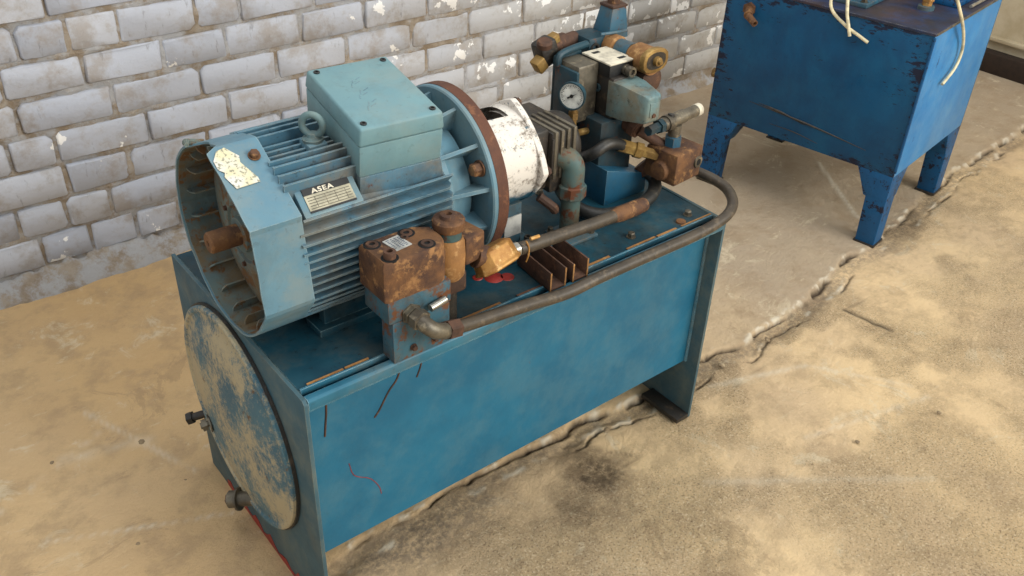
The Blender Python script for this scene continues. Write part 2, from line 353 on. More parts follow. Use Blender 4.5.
# ------------------------------------------------------------------ floor
YW = 1.70; XW = 4.60
def build_floor():
    xs = np.concatenate([np.linspace(-5, -1.3, 12)[:-1], np.arange(-1.3, 2.3, .0085), np.arange(2.3, 4.75, .018)])
    ys = np.concatenate([np.linspace(-6, -1.3, 12)[:-1], np.arange(-1.3, .06, .0105), np.arange(.06, .36, .0042), np.arange(.36, .6, .011), np.arange(.6, 1.82, .02)])
    X, Y = np.meshgrid(xs, ys, indexing='ij'); nx, ny = X.shape
    jx = [-5, .14, .32, .44, .57, .70, .82, .93, 1.08, 1.37, 1.53, 1.74, 2.0, 2.28, 2.44, 2.72, 3.33, 3.95, 5]
    jy = [.15, .155, .168, .172, .165, .172, .160, .165, .134, .157, .125, .145, .175, .245, .235, .303, .40, .437, .46]
    J = np.interp(X, jx, jy)+.040*(fbm(X, Y*0+3, 3, 9, 5)-.47)+.022*(fbm(X, Y, 203, 34, 3)-.45)
    d = Y-J
    cw = .0035+.013*np.clip(fbm(X, Y, 21, 6)-.30, 0, 1)
    crack = np.exp(-(d/cw)**2)*np.clip((fbm(X, Y*0+1, 8, 9)-.34)*6, .12, 1)
    d2 = Y-(J-.045-.05*(fbm(X, Y*0+9, 33, 6, 4)-.3)); crack = np.maximum(crack, .8*np.exp(-(d2/.0035)**2)*np.clip((fbm(X, Y*0+5, 39, 7)-.50)*9, 0, 1))
    step = 1/(1+np.exp(-d/.006))
    spall = np.exp(-((d+.028)/.032)**2)*np.clip((fbm(X, Y, 31, 5)-.42)*6, 0, 1)
    def blob(cx, cy, rx, ry, seed, sharp=2.5, sc=9):
        q = np.sqrt(((X-cx)/rx)**2+((Y-cy)/ry)**2)+(fbm(X, Y, seed, sc)-.47)*1.3
        return np.clip((1.05-q)*sharp, 0, 1)
    stain = np.maximum.reduce([blob(.76, -.03, .17, .13, 51, 1.2), .8*blob(.66, -.09, .22, .17, 52, .9), .55*blob(.82, .06, .05, .035, 53, 2),
                               .5*blob(2.66, .25, .17, .07, 54), .45*blob(2.5, .17, .08, .04, 57), .35*blob(.80, -.22, .2, .12, 55, 1)])
    ash = np.maximum(blob(.26, .10, .34, .12, 61, 1.2)*(d < -.0), .7*np.exp(-((d+.03)/.035)**2)*(d < .004))
    front = 1-step
    rz = np.clip((fbm(X, Y, 71, 2.2)-.42)*5, 0, 1)*front
    rz = np.maximum(rz, blob(.55, -.25, .75, .34, 72, 2)); rz = np.maximum(rz, .8*blob(2.7, -.25, .7, .3, 73, 2))
    smooth = blob(1.55, -.17, .42, .24, 74, 3); rz = rz*(1-.85*smooth)
    golden = np.clip((1.15-X)*1.6, 0, 1)*np.clip(step+.35*(X < .1), 0, 1)*(.55+.9*(fbm(X, Y, 81, 1.6)-.4))
    grey = np.clip((X-1.2)*1.5, 0, 1)*step*np.clip(1.15-.5*fbm(X, Y, 82, 1.5), 0, 1)
    # patch outlines, scribed lines, narrow slot
    chalk = np.zeros_like(X); slot = np.zeros_like(X)
    def seg(arr, a, b, wd, amp=1, wob=.01):
        ax, ay = a; bx, by = b; L2 = (bx-ax)**2+(by-ay)**2; t = np.clip(((X-ax)*(bx-ax)+(Y-ay)*(by-ay))/L2, 0, 1)
        q = np.hypot(X-(ax+t*(bx-ax)), Y-(ay+t*(by-ay)))+wob*np.abs(fbm(X, Y, 91, 14)-.47); np.maximum(arr, amp*np.exp(-(q/wd)**2), out=arr)
    seg(slot, (1.978, .059), (2.002, -.097), .009, 1, .005); seg(slot, (1.26, .0), (1.55, .03), .004, .35); seg(slot, (2.0, .06), (2.12, .05), .005, .4)
    seg(slot, (2.0, -.1), (1.86, -.11), .004, .3); seg(slot, (.86, .05), (.93, -.03), .005, .5); seg(slot, (.93, -.03), (.76, -.03), .004, .4)
    seg(chalk, (2.823, .787), (2.559, .419), .009, .9, .01); seg(chalk, (2.56, .42), (2.52, .30), .008, .6)
    seg(chalk, (1.30, .06), (1.62, -.05), .010, .5, .03); seg(chalk, (1.62, -.05), (1.80, -.30), .009, .4, .03); seg(chalk, (1.35, -.25), (1.80, -.36), .008, .4, .03)
    seg(chalk, (-.2, 1.0), (-.05, .62), .008, .5, .03); seg(chalk, (-.42, .6), (-.02, .42), .006, .6, .02); seg(chalk, (-.3, .85), (-.1, .8), .02, .4, .05)
    seg(chalk, (-.5, .75), (-.2, .9), .007, .4, .04); seg(chalk, (1.0, -.2), (1.5, -.55), .012, .35, .03)
    np.maximum(chalk, .9*np.exp(-((d-.013)/.008)**2)*np.clip((fbm(X, Y, 95, 34)-.50)*10, 0, 1), out=chalk)
    np.maximum(chalk, .8*np.exp(-((d2-.012)/.009)**2)*np.clip((fbm(X, Y, 97, 22)-.52)*9, 0, 1), out=chalk)
    Z = .004*(fbm(X, Y, 5, 2.5)-.47)+.0025*(fbm(X, Y, 15, 12)-.47)
    Z += .007*(step-.5)-.014*crack-.010*spall+.0015*chalk-.006*slot+.003*chalk*(X > 2.4)
    Z += rz*.009*(fbm(X, Y, 17, 42, 3)-.5)+spall*.012*(fbm(X, Y, 18, 30, 3)-.5)
    Z -= .002
    crackm = np.clip(crack*.95+slot*.9+spall*.2, 0, 1)
    me = bpy.data.meshes.new('floor'); n = nx*ny
    co = np.stack([X, Y, Z], -1).reshape(-1, 3).astype(np.float32)
    i, j = np.meshgrid(np.arange(nx-1), np.arange(ny-1), indexing='ij'); a = (i*ny+j).ravel()
    q = np.stack([a, a+ny, a+ny+1, a+1], -1).astype(np.int32)
    me.vertices.add(n); me.vertices.foreach_set('co', co.ravel()); me.loops.add(q.size); me.loops.foreach_set('vertex_index', q.ravel())
    me.polygons.add(len(q)); me.polygons.foreach_set('loop_start', np.arange(0, q.size, 4, dtype=np.int32)); me.update(calc_edges=True)
    me.polygons.foreach_set('use_smooth', [True]*len(q))
    for nm, arr in (('stain', stain), ('ash', ash), ('rough_zone', rz), ('golden', golden), ('grey', grey), ('crack', crackm), ('chalk', chalk)):
        at = me.attributes.new(nm, 'FLOAT', 'POINT'); at.data.foreach_set('value', np.clip(arr, 0, 1).astype(np.float32).ravel())
    me.materials.append(M['concrete_floor'])
    o = bpy.data.objects.new('floor', me); COL.objects.link(o); struct(o); o['label'] = 'worn dusty concrete floor with a broken joint and oil stains'
build_floor()

# ------------------------------------------------------------------ walls
BR = []
def brick_layout():
    pitch = .1118; z0 = .075; rg = random.Random(5)
    J = {0: [-.235, -.082, .069, .220, .365], 1: [-.27, -.127, .016, .155, .43], 2: [-.23, .043, .241, .51], 3: [-.10, .033, .323, .596, .861], 4: [-.048, .232, .518, .79],
         5: [-.066, .164, .412, .62, .893, 1.147, 1.415, 1.657], 6: [-.002, .141, .292, .535, .683], 7: [-.16, .10, .375, .62]}
    for row in range(26):
        j = list(J.get(row, [.03+.13*(row % 2)])); h = .097 if row < 25 else .09
        x = j[0]
        while x > -4.6: x -= .276 if rg.random() > .12 else .145; j.insert(0, x)
        x = j[-1]
        while x < 4.25: x += (.272+rg.uniform(-.008, .008)) if rg.random() > .12 else .14; j.append(x)
        for a, b in zip(j[:-1], j[1:]):
            BR.append((row, (a+b)/2, z0+row*pitch+.0495, b-a-.012+rg.uniform(-.003, .002), h-.001+rg.uniform(-.004, .003), rg.uniform(-.004, .003), rg.uniform(-.6, .6)))
brick_layout()
def build_wall():
    xs = np.concatenate([[-5, -2, -.62], np.arange(-.6, 4.2, .0125), [4.4, 4.75]]); zs = np.concatenate([np.arange(-.02, 1.26, .0115), [1.3, 2, 3.0]])
    X, Z = np.meshgrid(xs, zs, indexing='ij'); ins = np.full_like(X, -1.)
    for (_, xc, zc, ln, h, dy, rot) in BR:
        if zc > 1.4 or xc < -.8 or xc > 4.3: continue
        q = np.minimum(ln/2-np.abs(X-xc), h/2-np.abs(Z-zc)); ins = np.maximum(ins, q)
    n = fbm(X, Z, 111, 9, 4)-.47; n2 = fbm(X, Z, 121, 28, 3)-.45
    lump = .0045-.034*n-.014*n2
    y = np.where(ins < .0, lump, np.where(ins < .013, lump+.004, .020))
    y = np.maximum(y, -.011); y[X < -.6] = .008; y[Z > 1.26] = .008; y[X > 4.2] = .008
    nx, nz = X.shape; me = bpy.data.meshes.new('wall_back'); co = np.stack([X, YW+y, Z], -1).reshape(-1, 3)
    i, k = np.meshgrid(np.arange(nx-1), np.arange(nz-1), indexing='ij'); a = (i*nz+k).ravel(); q = np.stack([a, a+nz, a+nz+1, a+1], -1)
    me.from_pydata(co.tolist(), [], q.tolist()); me.polygons.foreach_set('use_smooth', [True]*len(q)); me.materials.append(M['mortar'])
    o = bpy.data.objects.new('wall_back', me); COL.objects.link(o); struct(o); o['label'] = 'painted grey brick wall with crumbling mortar'
    return o
wall = build_wall()
def brick_mesh(ln, h, seed, join=None, at=(0, 0, 0)):
    rg = random.Random(seed); j = lambda a: rg.uniform(-a, a)
    dpt = .05; c = .0045
    o = [V((-ln/2+j(.003), .0, -h/2+j(.0025))), V((ln/2+j(.003), 0, -h/2+j(.0025))), V((ln/2+j(.003), 0, h/2+j(.0025))), V((-ln/2+j(.003), 0, h/2+j(.0025)))]
    ring = []
    for k in range(4):
        a, b = o[k], o[(k+1) % 4]; pr = o[k-1]
        e1 = (pr-a).normalized(); e2 = (b-a).normalized(); cc = rg.uniform(.002, .007) if rg.random() > .2 else rg.uniform(.008, .02)
        ring.append(a+e1*cc); ring.append(a+e2*cc); ring.append(a.lerp(b, rg.uniform(.3, .7))+V((0, 0, j(.0025))))
    n = len(ring); vs = []
    for q in ring: vs.append(V((q.x, dpt, q.z)))
    for q in ring: vs.append(V((q.x, .004+j(.0015), q.z)))
    for q in ring:
        s = V((math.copysign(c, -q.x) if abs(q.x) > ln*.3 else 0, 0, math.copysign(c*.8, -q.z) if abs(q.z) > h*.25 else 0)); vs.append(V((q.x+s.x, -.001+j(.0018), q.z+s.z)))
    fs = [tuple(2*n+k for k in range(n))]
    for r in range(2):
        for k in range(n): fs.append((r*n+k, r*n+(k+1) % n, (r+1)*n+(k+1) % n, (r+1)*n+k))
    m = join or MB(); m.add([v+V(at) for v in vs], fs); return m
def build_bricks():
    lib = {}; rest = MB(); rg = random.Random(5); cnt = 0
    for (row, xc, z, ln, h, dy, rot) in BR:
        vis = -.50 < xc < 3.95 and z < 1.16-.16*max(0, xc)**.9+.05
        if vis:
            key = (round(ln/.012), rg.randint(0, 3))
            if key not in lib: lib[key] = brick_mesh(key[0]*.012, .096, key[0]*31+key[1]).mesh('brick', 'brick_paint', ang=50)
            o = inst('brick', lib[key], (xc, YW+dy, z), wall); o.scale = (ln/(key[0]*.012), 1, h/.096); o.rotation_euler = (0, R(rot), R(rg.uniform(-.5, .5))); cnt += 1
        else: brick_mesh(ln, h, rg.randint(0, 99999), rest, (xc, YW+dy, z))
    o = rest.build('brick_field', 'brick_paint', wall, ang=50); o['kind'] = 'stuff'
    print('BRICKS', cnt)
build_bricks()
def mortar_smears():
    # crumbling cement fillet at the foot of the wall and smeared joints
    m = MB(); xs = np.arange(-5, 4.6, .025); prof = [(.0, 1.0), (.35, .9), (.7, .55), (1, 0)]
    rows = []
    for x in xs:
        a = .055+.06*float(fbm(np.array(x), np.array(1.), 41, 5)); b = .03+.06*float(fbm(np.array(x), np.array(7.), 43, 6)); k = 1 if x < 1.2 else .6
        rows.append([V((x, YW+.02-(.02+b*k)*t-.006*random.random(), max(-.004, a*k*h*(.8+.4*random.random())-.004))) for t, h in prof])
    vs = [q for r in rows for q in r]; n = len(prof)
    fs = [(i*n+k, (i+1)*n+k, (i+1)*n+k+1, i*n+k+1) for i in range(len(rows)-1) for k in range(n-1)]
    m.add(vs, fs); o = m.build('baseboard_back', 'mortar', ang=60); struct(o); o['label'] = 'crumbling cement fillet along the foot of the brick wall'
mortar_smears()
wr = MB().bb(XW, XW+.15, -6, YW+.25, -.05, 3.0).build('wall_right', 'plaster'); struct(wr); wr['label'] = 'beige plaster wall beyond the second machine'
o = MB().bb(XW-.035, XW+.005, -4, YW-.01, .155, .175).build('trim_1', 'plaster', bevel=.004); struct(o)
o = MB().bb(XW-.075, XW+.002, -4, YW-.01, -.01, .105).build('baseboard_right', 'timber', bevel=.008); struct(o); o['label'] = 'dark timber kick board along the plaster wall'

# ------------------------------------------------------------------ front oil tank
TL, TW, TH = 1.15, .617, .642
tank = thing('oil_tank', (TL/2, TW/2, 0), 'long blue oil tank standing on end plates with a round cover on its near end', 'tank')
def end_plate(x0, x1, rust):
    m = MB()
    poly = [(x0, 0, 0), (x0, TW, 0), (x0, TW, TH), (x0, .008, TH), (x0, 0, TH-.008)]
    m.prism(poly, (x1-x0, 0, 0)); return m.build('end_plate', 'tank_plate', tank, bevel=.0015)
pl0 = end_plate(0, .009, 0)
pl1 = end_plate(TL-.009, TL, 0)
# folded feet of the plates
MB().bb(TL-.055, TL-.009, .0, .14, 0, .014).build('foot_flange', 'dark_oily', tank, bevel=.001)
MB().bb(TL-.055, TL-.009, TW-.14, TW, 0, .014).build('foot_flange', 'dark_oily', tank, bevel=.001)
MB().bb(.009, .085, TW-.14, TW, 0, .014).build('foot_flange', 'dark_oily', tank, bevel=.001)
HZ, INS = .181, .043
MB().bb(.009, TL-.009, INS, INS+.006, HZ, TH-.004).build('front_panel', 'tank_blue', tank)
MB().bb(.009, TL-.009, TW-.03, TW-.024, HZ, TH-.004).build('back_panel', 'tank_blue', tank)
MB().bb(.009, TL-.009, INS+.006, TW-.03, HZ, HZ+.006).build('bottom_panel', 'tank_blue', tank)
MB().tube([(TL-.011, INS-.002, HZ), (TL-.011, INS-.002, TH-.03)], .005, 8, 1).build('weld_seam', 'tank_trim', tank)
# top rim: a folded lip along the front, a groove, then the lid
lip = MB(); lip.prism([(.009, 0, TH-.024), (.009, 0, TH-.004), (.009, .004, TH), (.009, .018, TH), (.009, .018, TH-.005), (.009, .005, TH-.005), (.009, .005, TH-.024)], (TL-.018, 0, 0)); lip.bb(.009, TL-.009, .004, INS+.006, TH-.030, TH-.024)
lip.build('front_lip', 'tank_trim', tank, bevel=.001)
MB().bb(.009, TL-.009, .018, .034, TH-.026, TH-.020).build('groove_floor', 'dark_oily', tank)
ld = MB(); ld.bb(.010, TL-.010, .036, TW-.006, TH-.010, TH-.002); lid = ld.build('lid', 'tank_top', tank, bevel=.0015)
MB().bb(.012, TL-.012, .0345, .040, TH-.012, TH+.0015).build('lid_edge', 'tank_trim', lid, bevel=.0015)
rg = random.Random(3); xx = .03      # flaking gasket strip along the lid edge
while xx < 1.10:
    l = rg.uniform(.05, .16)
    if not (.185 < xx < .30): MB().box((xx+l/2, .0435+rg.uniform(-.001, .002), TH-.0005), (l, rg.uniform(.003, .008), .003), Matrix.Rotation(rg.uniform(-.012, .012), 3, 'Z')).build('gasket_piece', 'rust_tan' if rg.random() > .5 else 'rust_dark', lid)
    xx += l+rg.uniform(.0, .06)
for (bx, by) in ((.90, .080), (.86, .37), (1.09, .075), (1.09, .55), (.72, .56), (.07, .56)): inst('bolt', hexbolt(.009, .012, 'steel_grey'), (bx, by, TH-.002), tank)
MB().lathe((1.05, .060, TH-.002), (0, 0, 1), [(0, .013), (.004, .012), (.005, .006)], 14).build('washer', 'rust_brown', tank)
# round cover on the near end plate
cy, cz, cr = .335, .368, .262
cv = MB(); cv.lathe((0, cy, cz), (-1, 0, 0), [(0, cr), (.014, cr), (.017, cr-.004), (.017, cr-.012), (.0135, cr-.016), (.0135, cr-.03), (.020, cr-.045), (.027, cr*.6), (.030, .02)], 72)
mc = cv.build('manhole_cover', 'manhole_paint', tank, ang=28)
MB().ring((-.001, cy, cz), (-1, 0, 0), cr-.004, cr+.004, .007, 72).build('cover_gap_shade', 'dark_oily', mc)  # dark ring stands in for the shadow gap round the cover
b = MB(); b.cyl((-.0, .575, .205), (-.045, .600, .190), .010, n=16); b.lathe((-.032, .593, .194), (-.045, .025, -.015), [(0, .016), (.014, .016)], 6); b.build('stud', 'dark_oily', tank)
b = MB(); b.cyl((.0, .49, .245), (-.045, .50, .240), .008, n=14); b.lathe((-.030, .497, .241), (-1, .2, -.1), [(0, .015), (.012, .015)], 6); b.lathe((-.022, .495, .242), (-1, .2, -.1), [(0, .022), (.004, .022)], 18); b.build('stud', 'steel_grey', tank)
dd = V((-.045, .045, -.014)); d0 = V((0, .335, .112))
dp = MB(); dp.cyl(d0, d0+dd, .018, n=18); dp.lathe(d0+dd*.62, dd, [(0, .028), (.005, .028), (.005, .021), (.026, .021)], 20); dpo = dp.build('drain_plug', 'steel_grey', tank)
MB().lathe(d0+dd*1.0, dd, [(0, .014), (.008, .014), (.010, .010)], 6).build('plug_head', 'rust_dark', dpo)
# red primer showing at the plate foot, rust scratches on the front panel
rp = MB()
rg = random.Random(9); pts = []
for k in range(26): t = k/25; pts.append((-.0012, .52-.50*t, .010+.026*(.5+.5*math.sin(k*1.7))*rg.uniform(.5, 1.3)))
rp.prism([(-.0012, .52, .002)]+pts+[(-.0012, .02, .002)], (.001, 0, 0)); rp.build('red_primer', 'red_paint', pl0)
def scratch(pts, r, mat):
    MB().tube([(x, INS-.0005, z) for x, z in pts], r, 6, 5).build('scratch', mat, tank)
scratch([(.065, .605), (.062, .56), (.058, .53), (.054, .50)], .0022, 'rust_dark')
scratch([(.235, .605), (.222, .565), (.20, .54), (.178, .505), (.165, .49)], .0022, 'rust_dark')
scratch([(.285, .605), (.278, .57), (.268, .545)], .002, 'rust_dark')
scratch([(.072, .61), (.09, .60), (.105, .595)], .0015, 'rust_dark')
scratch([(.10, .40), (.11, .36), (.145, .33), (.165, .295), (.17, .27)], .0008, 'red_paint')
for x, y, s in ((.53, .13, .022), (.555, .115, .016), (.50, .15, .012)):
    MB().lathe((x, y, TH-.002), (0, 0, 1), [(0, s), (.0015, s*.9)], 14).build('red_mark', 'red_paint', lid)

# ------------------------------------------------------------------ electric motor
AY, AZ = .27, .847
mot = thing('electric_motor', (.27, AY, TH), 'pale blue finned electric motor with terminal box and open torn fan cover', 'motor')
RM = Matrix.Rotation(.10, 3, 'X')
def mp(x, y, z): q = RM@V((0, y, z)); return V((x, AY+q.y, AZ+q.z))      # motor frame, rolled slightly to the front
def pol(x, ang, r): return V((x, AY+r*math.cos(R(ang)), AZ+r*math.sin(R(ang))))
def rcov(t):
    t = t % 360
    if 94 <= t <= 147.5: return .1745/math.cos(R(t-120.75))
    if 147.5 < t <= 199: return .1735/math.cos(R(t-173.2))
    if t < 94: return .186+.0095*max(0, 1-(94-t)/14)
    return .184+.0085*max(0, 1-(t-199)/14)
def xnear(t):
    t = t % 360
    x = -.012
    if 66 < t < 96: x += .026*min(1, (t-66)/5, (96-t)/5)*(1+.12*math.sin(R(t*20)))
    return x+.0006*math.sin(R(t*7))+.0004*math.sin(R(t*17))
cvm = MB(); ths = sorted(set([i*3 for i in range(120)]+[147.5])); n = len(ths); XF = .084
prof = [(0, 0), (1, 0), (1, -.004), (0, -.004)]
vs = []
for s_, dr in prof:
    for t in ths: vs.append(pol(xnear(t)+(XF-xnear(t))*s_, t, rcov(t)+dr))
fs = [(i*n+k, i*n+(k+1) % n, ((i+1) % 4)*n+(k+1) % n, ((i+1) % 4)*n+k) for i in range(4) for k in range(n)]
cvm.add(vs, fs); cover = cvm.build('fan_cover', 'motor_blue', mot, ang=12)
ln_ = MB(); vs = []
for s_, dr in ((.04, -.0046), (.98, -.0046), (.98, -.0058), (.04, -.0058)):
    for t in ths: vs.append(pol(xnear(t)+(XF-xnear(t))*s_, t, rcov(t)+dr))
ln_.add(vs, fs); ln_.build('cover_lining', 'motor_inner', cover, ang=12)
# curled torn tongue at the top
tg = MB(); tg.tube([pol(.022, 64, .187), pol(.0, 66, .189), pol(-.016, 70, .192), pol(-.022, 76, .190)], .006, 8, 4, radii=[.003, .006, .007, .004]); tg.build('torn_edge', 'motor_inner', cover)
# sticker: patch that follows the cover facet
lab = [(-.009, 101.5), (.004, 96.5), (.020, 95.5), (.029, 99), (.037, 102), (.033, 106), (.048, 118), (.048, 121), (.004, 121.5), (-.005, 112.5), (-.001, 110), (-.009, 107)]
sm = MB(); top = [pol(x, a, rcov(a)+.0012) for x, a in lab]; sm.prism(top, pol(0, 110, .0008)-pol(0, 110, 0)); sm.build('sticker', 'sticker', cover)
inst('bolt', hexbolt(.009, .010, 'rust_brown'), pol(.062, 104, rcov(104)), cover, along(pol(0, 116, 1)-pol(0, 0, 0)))
inst('bolt', hexbolt(.009, .010, 'rust_brown'), pol(.062, 20, rcov(20)), cover, along(pol(0, 20, 1)-pol(0, 0, 0)))
# inside the cover: end shield, hub, shaft, ribs
es = MB(); es.lathe((.066, AY, AZ), (-1, 0, 0), [(0, .168), (.008, .168), (.012, .15), (.018, .10), (.022, .075)], 48); es.build('end_shield', 'motor_inner', mot)
hb = MB(); hb.lathe((.046, AY, AZ+.004), (-1, 0, 0), [(0, .080), (.010, .078), (.012, .070), (.012, .058), (.006, .054), (.006, .036), (.016, .034), (.018, .026)], 40); hub = hb.build('bearing_hub', 'motor_inner', mot)
for k in range(6): a = 30+60*k; inst('bolt', hexbolt(.005, .006, 'rust_dark'), pol(.035, a, .064)+V((0, 0, .004)), hub, along((-1, 0, 0)))
sh = MB(); sh.lathe((.045, AY-.002, AZ+.008), (-1, 0, 0), [(0, .024), (.012, .024), (.012, .021), (.072, .021), (.076, .018), (.076, .006), (.071, .004)], 28); sh.build('shaft', 'rust_brown', mot)
for k in range(20):
    a = k*18+9
    rr = rcov(a)-.0045; x0 = .004+.004*random.random()
    m = MB(); d = V((0, math.cos(R(a)), math.sin(R(a)))); tn = V((0, -d.z, d.y))*.0016; o = V((0, AY, AZ)); dep = .019
    m.prism([o+V((x0, 0, 0))+d*rr-tn, o+V((.076, 0, 0))+d*rr-tn, o+V((.076, 0, 0))+d*(rr-dep)-tn, o+V((x0+.010, 0, 0))+d*(rr-dep)-tn, o+V((x0+.002, 0, 0))+d*(rr-.010)-tn], tn*2)
    m.build('inner_rib', 'motor_inner', mot)
# finned frame
fx0, fx1 = .076, .405
fr = MB(); pr = []
for k in range(32): a = 2*math.pi*k/32; pr.append(mp(fx0, .138*math.copysign(abs(math.cos(a))**.85, math.cos(a)), .138*math.copysign(abs(math.sin(a))**.85, math.sin(a))))
fr.prism(pr, (fx1-fx0, 0, 0)); frame = fr.build('frame', 'motor_fin', mot)
def fin(c, horiz, r_in, r_out, sign, x0=fx0, x1=fx1):
    th = .0022; m = MB()
    def P(x, r, t): return mp(x, sign*r, c+t) if horiz else mp(x, c+t, sign*r)
    cut = .012
    a = [P(x0, r_in, -th), P(x1, r_in, -th), P(x1-.0, r_out-cut, -th), P(x1-cut, r_out, -th), P(x0, r_out, -th)]
    m.prism(a, P(x0, r_in, th)-P(x0, r_in, -th)); m.build('fin', 'motor_fin', mot)
for k in range(14):          # horizontal fins on both flanks
    c = -.148+k*.0178
    if c > .088: continue
    ro = min(.172, math.sqrt(max(.182**2-c*c, .0)))
    ri = math.sqrt(max(.13**2-c*c, .0016))
    fin(c, True, ri, ro, -1); fin(c, True, ri, ro, 1)
for k in range(13):          # upright fins on the crown and under the belly
    c = -.104+k*.0175
    ro = min(.176, math.sqrt(.188**2-c*c)); ri = math.sqrt(max(.13**2-c*c, .002))
    lo = .92 if 4 <= k <= 7 else 1
    fin(c, False, ri, ro*lo, 1, fx0, .405 if k in (0, 12) else .235)
    fin(c, False, ri, math.sqrt(.18**2-c*c), -1)
# nameplate pad on the front shoulder
ang = 132; nn = V((0, math.cos(R(ang)), math.sin(R(ang)))); tt = V((0, -math.sin(R(ang)), math.cos(R(ang)))); OO = V((0, AY, AZ))
def pad(x, s, d): return OO+V((x, 0, 0))+tt*s+nn*d
pm = MB(); pm.prism([pad(.094, .000, .10), pad(.212, .000, .10), pad(.212, .000, .174), pad(.094, .000, .174)], tt*.056); padobj = pm.build('nameplate_pad', 'motor_blue', mot, bevel=.003)
lg = MB(); lg.prism([pad(.088, .056, .125), pad(fx1+.002, .056, .125), pad(fx1+.002, .056, .174), pad(.088, .056, .174)], tt*.005); lg.build('frame_ledge', 'motor_fin', mot, bevel=.001)
lg = MB(); lg.prism([pad(.205, .020, .10), pad(fx1-.004, .020, .10), pad(fx1-.004, .020, .158), pad(.205, .020, .158)], tt*.037); lg.build('frame_shoulder', 'motor_fin', mot, bevel=.003)
npm = MB(); npm.prism([pad(.107, .006, .1745), pad(.199, .006, .1745), pad(.199, .047, .1745), pad(.107, .047, .1745)], nn*.0015); npl = npm.build('nameplate', 'plate_cream', mot)
MB().prism([pad(.107, .004, .1746), pad(.199, .004, .1746), pad(.199, .0165, .1746), pad(.107, .0165, .1746)], nn*.0022).build('nameplate_header', 'black_plastic', npl)
MB().prism([pad(.107, .046, .1746), pad(.199, .046, .1746), pad(.199, .0495, .1746), pad(.107, .0495, .1746)], nn*.0018).build('nameplate_edge', 'black_plastic', npl)
lines = MB()
for k in range(5): lines.prism([pad(.111, .021+k*.0052, .1761), pad(.195, .021+k*.0052, .1761), pad(.195, .0222+k*.0052, .1761), pad(.111, .0222+k*.0052, .1761)], nn*.0003)
for k in range(4): lines.prism([pad(.125+k*.02, .021, .1761), pad(.1258+k*.02, .021, .1761), pad(.1258+k*.02, .042, .1761), pad(.125+k*.02, .042, .1761)], nn*.0003)
lines.build('data_rows', 'steel_grey', npl)
def lettering(txt, size, org, xd, yd, mat, parent, name='lettering', depth=.0004):
    cu = bpy.data.curves.new('t', 'FONT'); cu.body = txt; cu.size = size; cu.offset = .0004; cu.extrude = depth; cu.space_character = 1.15; cu.resolution_u = 3
    to = bpy.data.objects.new('t', cu); COL.objects.link(to); dg = bpy.context.evaluated_depsgraph_get(); dg.update()
    me = bpy.data.meshes.new_from_object(to.evaluated_get(dg)); bpy.data.objects.remove(to); me.name = name
    xd = V(xd).normalized(); yd = V(yd).normalized(); zd = xd.cross(yd)
    mat4 = Matrix.Translation(V(org)-base(parent)) @ Matrix((xd*1.35, yd, zd)).transposed().to_4x4()
    me.transform(mat4); me.materials.clear(); me.materials.append(M[mat]); o = bpy.data.objects.new(name, me); COL.objects.link(o); o.parent = parent; return o
lettering('ASEA', .0125, pad(.124, .0152, .1770), (1, 0, 0), -tt, 'cream', npl)
# lifting eye
EB = mp(.186, -.012, .142)
eb = MB(); eb.box(EB+V((0, 0, .012)), (.040, .044, .034), RM); ebo = eb.build('eye_bolt_boss', 'motor_blue', mot, bevel=.006)
er = MB(); C = V((.186, EB.y-.002, EB.z+.058)); er.torus(C, V((.75, .66, 0)), .020, .0068, 32, 12); er.lathe(EB+V((0, 0, .026)), (0, 0, 1), [(0, .020), (.006, .020), (.009, .012), (.016, .010)], 20); er.build('eye_bolt', 'valve_pale', ebo)
# terminal box
bx0, by0, bz0, brl, byw, ba, bb_, bh = .215, .120, 1.072, .142, -.084, .171, .233, .113
ex = V((math.cos(byw), math.sin(byw), 0)); e2 = V((-math.sin(byw), math.cos(byw), 0)); ey = math.cos(brl)*e2+V((0, 0, math.sin(brl))); ez = -math.sin(brl)*e2+V((0, 0, math.cos(brl)))
Bc = V((bx0, by0, bz0)); TB = Matrix((ex, ey, ez)).transposed()
def tb(x, y, z): return Bc+ex*x+ey*y+ez*z
m = MB()
def frustum(m, z0, i0, z1, i1):
    q = [tb(i0, i0, z0), tb(ba-i0, i0, z0), tb(ba-i0, bb_-i0, z0), tb(i0, bb_-i0, z0)]+[tb(i1, i1, z1), tb(ba-i1, i1, z1), tb(ba-i1, bb_-i1, z1), tb(i1, bb_-i1, z1)]
    m.add(q, [(3, 2, 1, 0), (4, 5, 6, 7)]+[(i, (i+1) % 4, 4+(i+1) % 4, 4+i) for i in range(4)])
frustum(m, -bh+.012, .001, -.036, 0); tbo = m.build('terminal_box', 'motor_box', mot, bevel=.004)
m = MB(); frustum(m, -.0355, -.0015, 0, .002); lido = m.build('terminal_box_lid', 'motor_box', mot, bevel=.005, seg=3)
for x, y in ((.016, .018), (ba-.016, .018), (.016, bb_-.018), (ba-.016, bb_-.018)): inst('screw', capscrew(.0062, .004, 'cap_black'), tb(x, y, -.0015), lido, TB.to_quaternion())
em = MB()
for k in range(3):
    cxx, cyy = .060+k*.004, .075+k*.042
    for j in range(4): em.box(tb(cxx+.010*(j % 2)+.004*j-.012, cyy+.007*j-.012, .0003), (.014, .0012, .0006), TB@Matrix.Rotation(.5 if j % 2 else 1.2, 3, 'Z'))
em.build('embossed_mark', 'motor_fin', lido)
m = MB(); q0 = [tb(.002, .0, -bh+.013), tb(ba, .0, -bh+.013), tb(ba, bb_, -bh+.013), tb(.002, bb_, -bh+.013)]; q1 = [tb(.0, -.004, -bh-.03), tb(ba+.006, -.006, -bh-.03), tb(ba+.004, bb_, -bh-.055), tb(0, bb_, -bh-.055)]
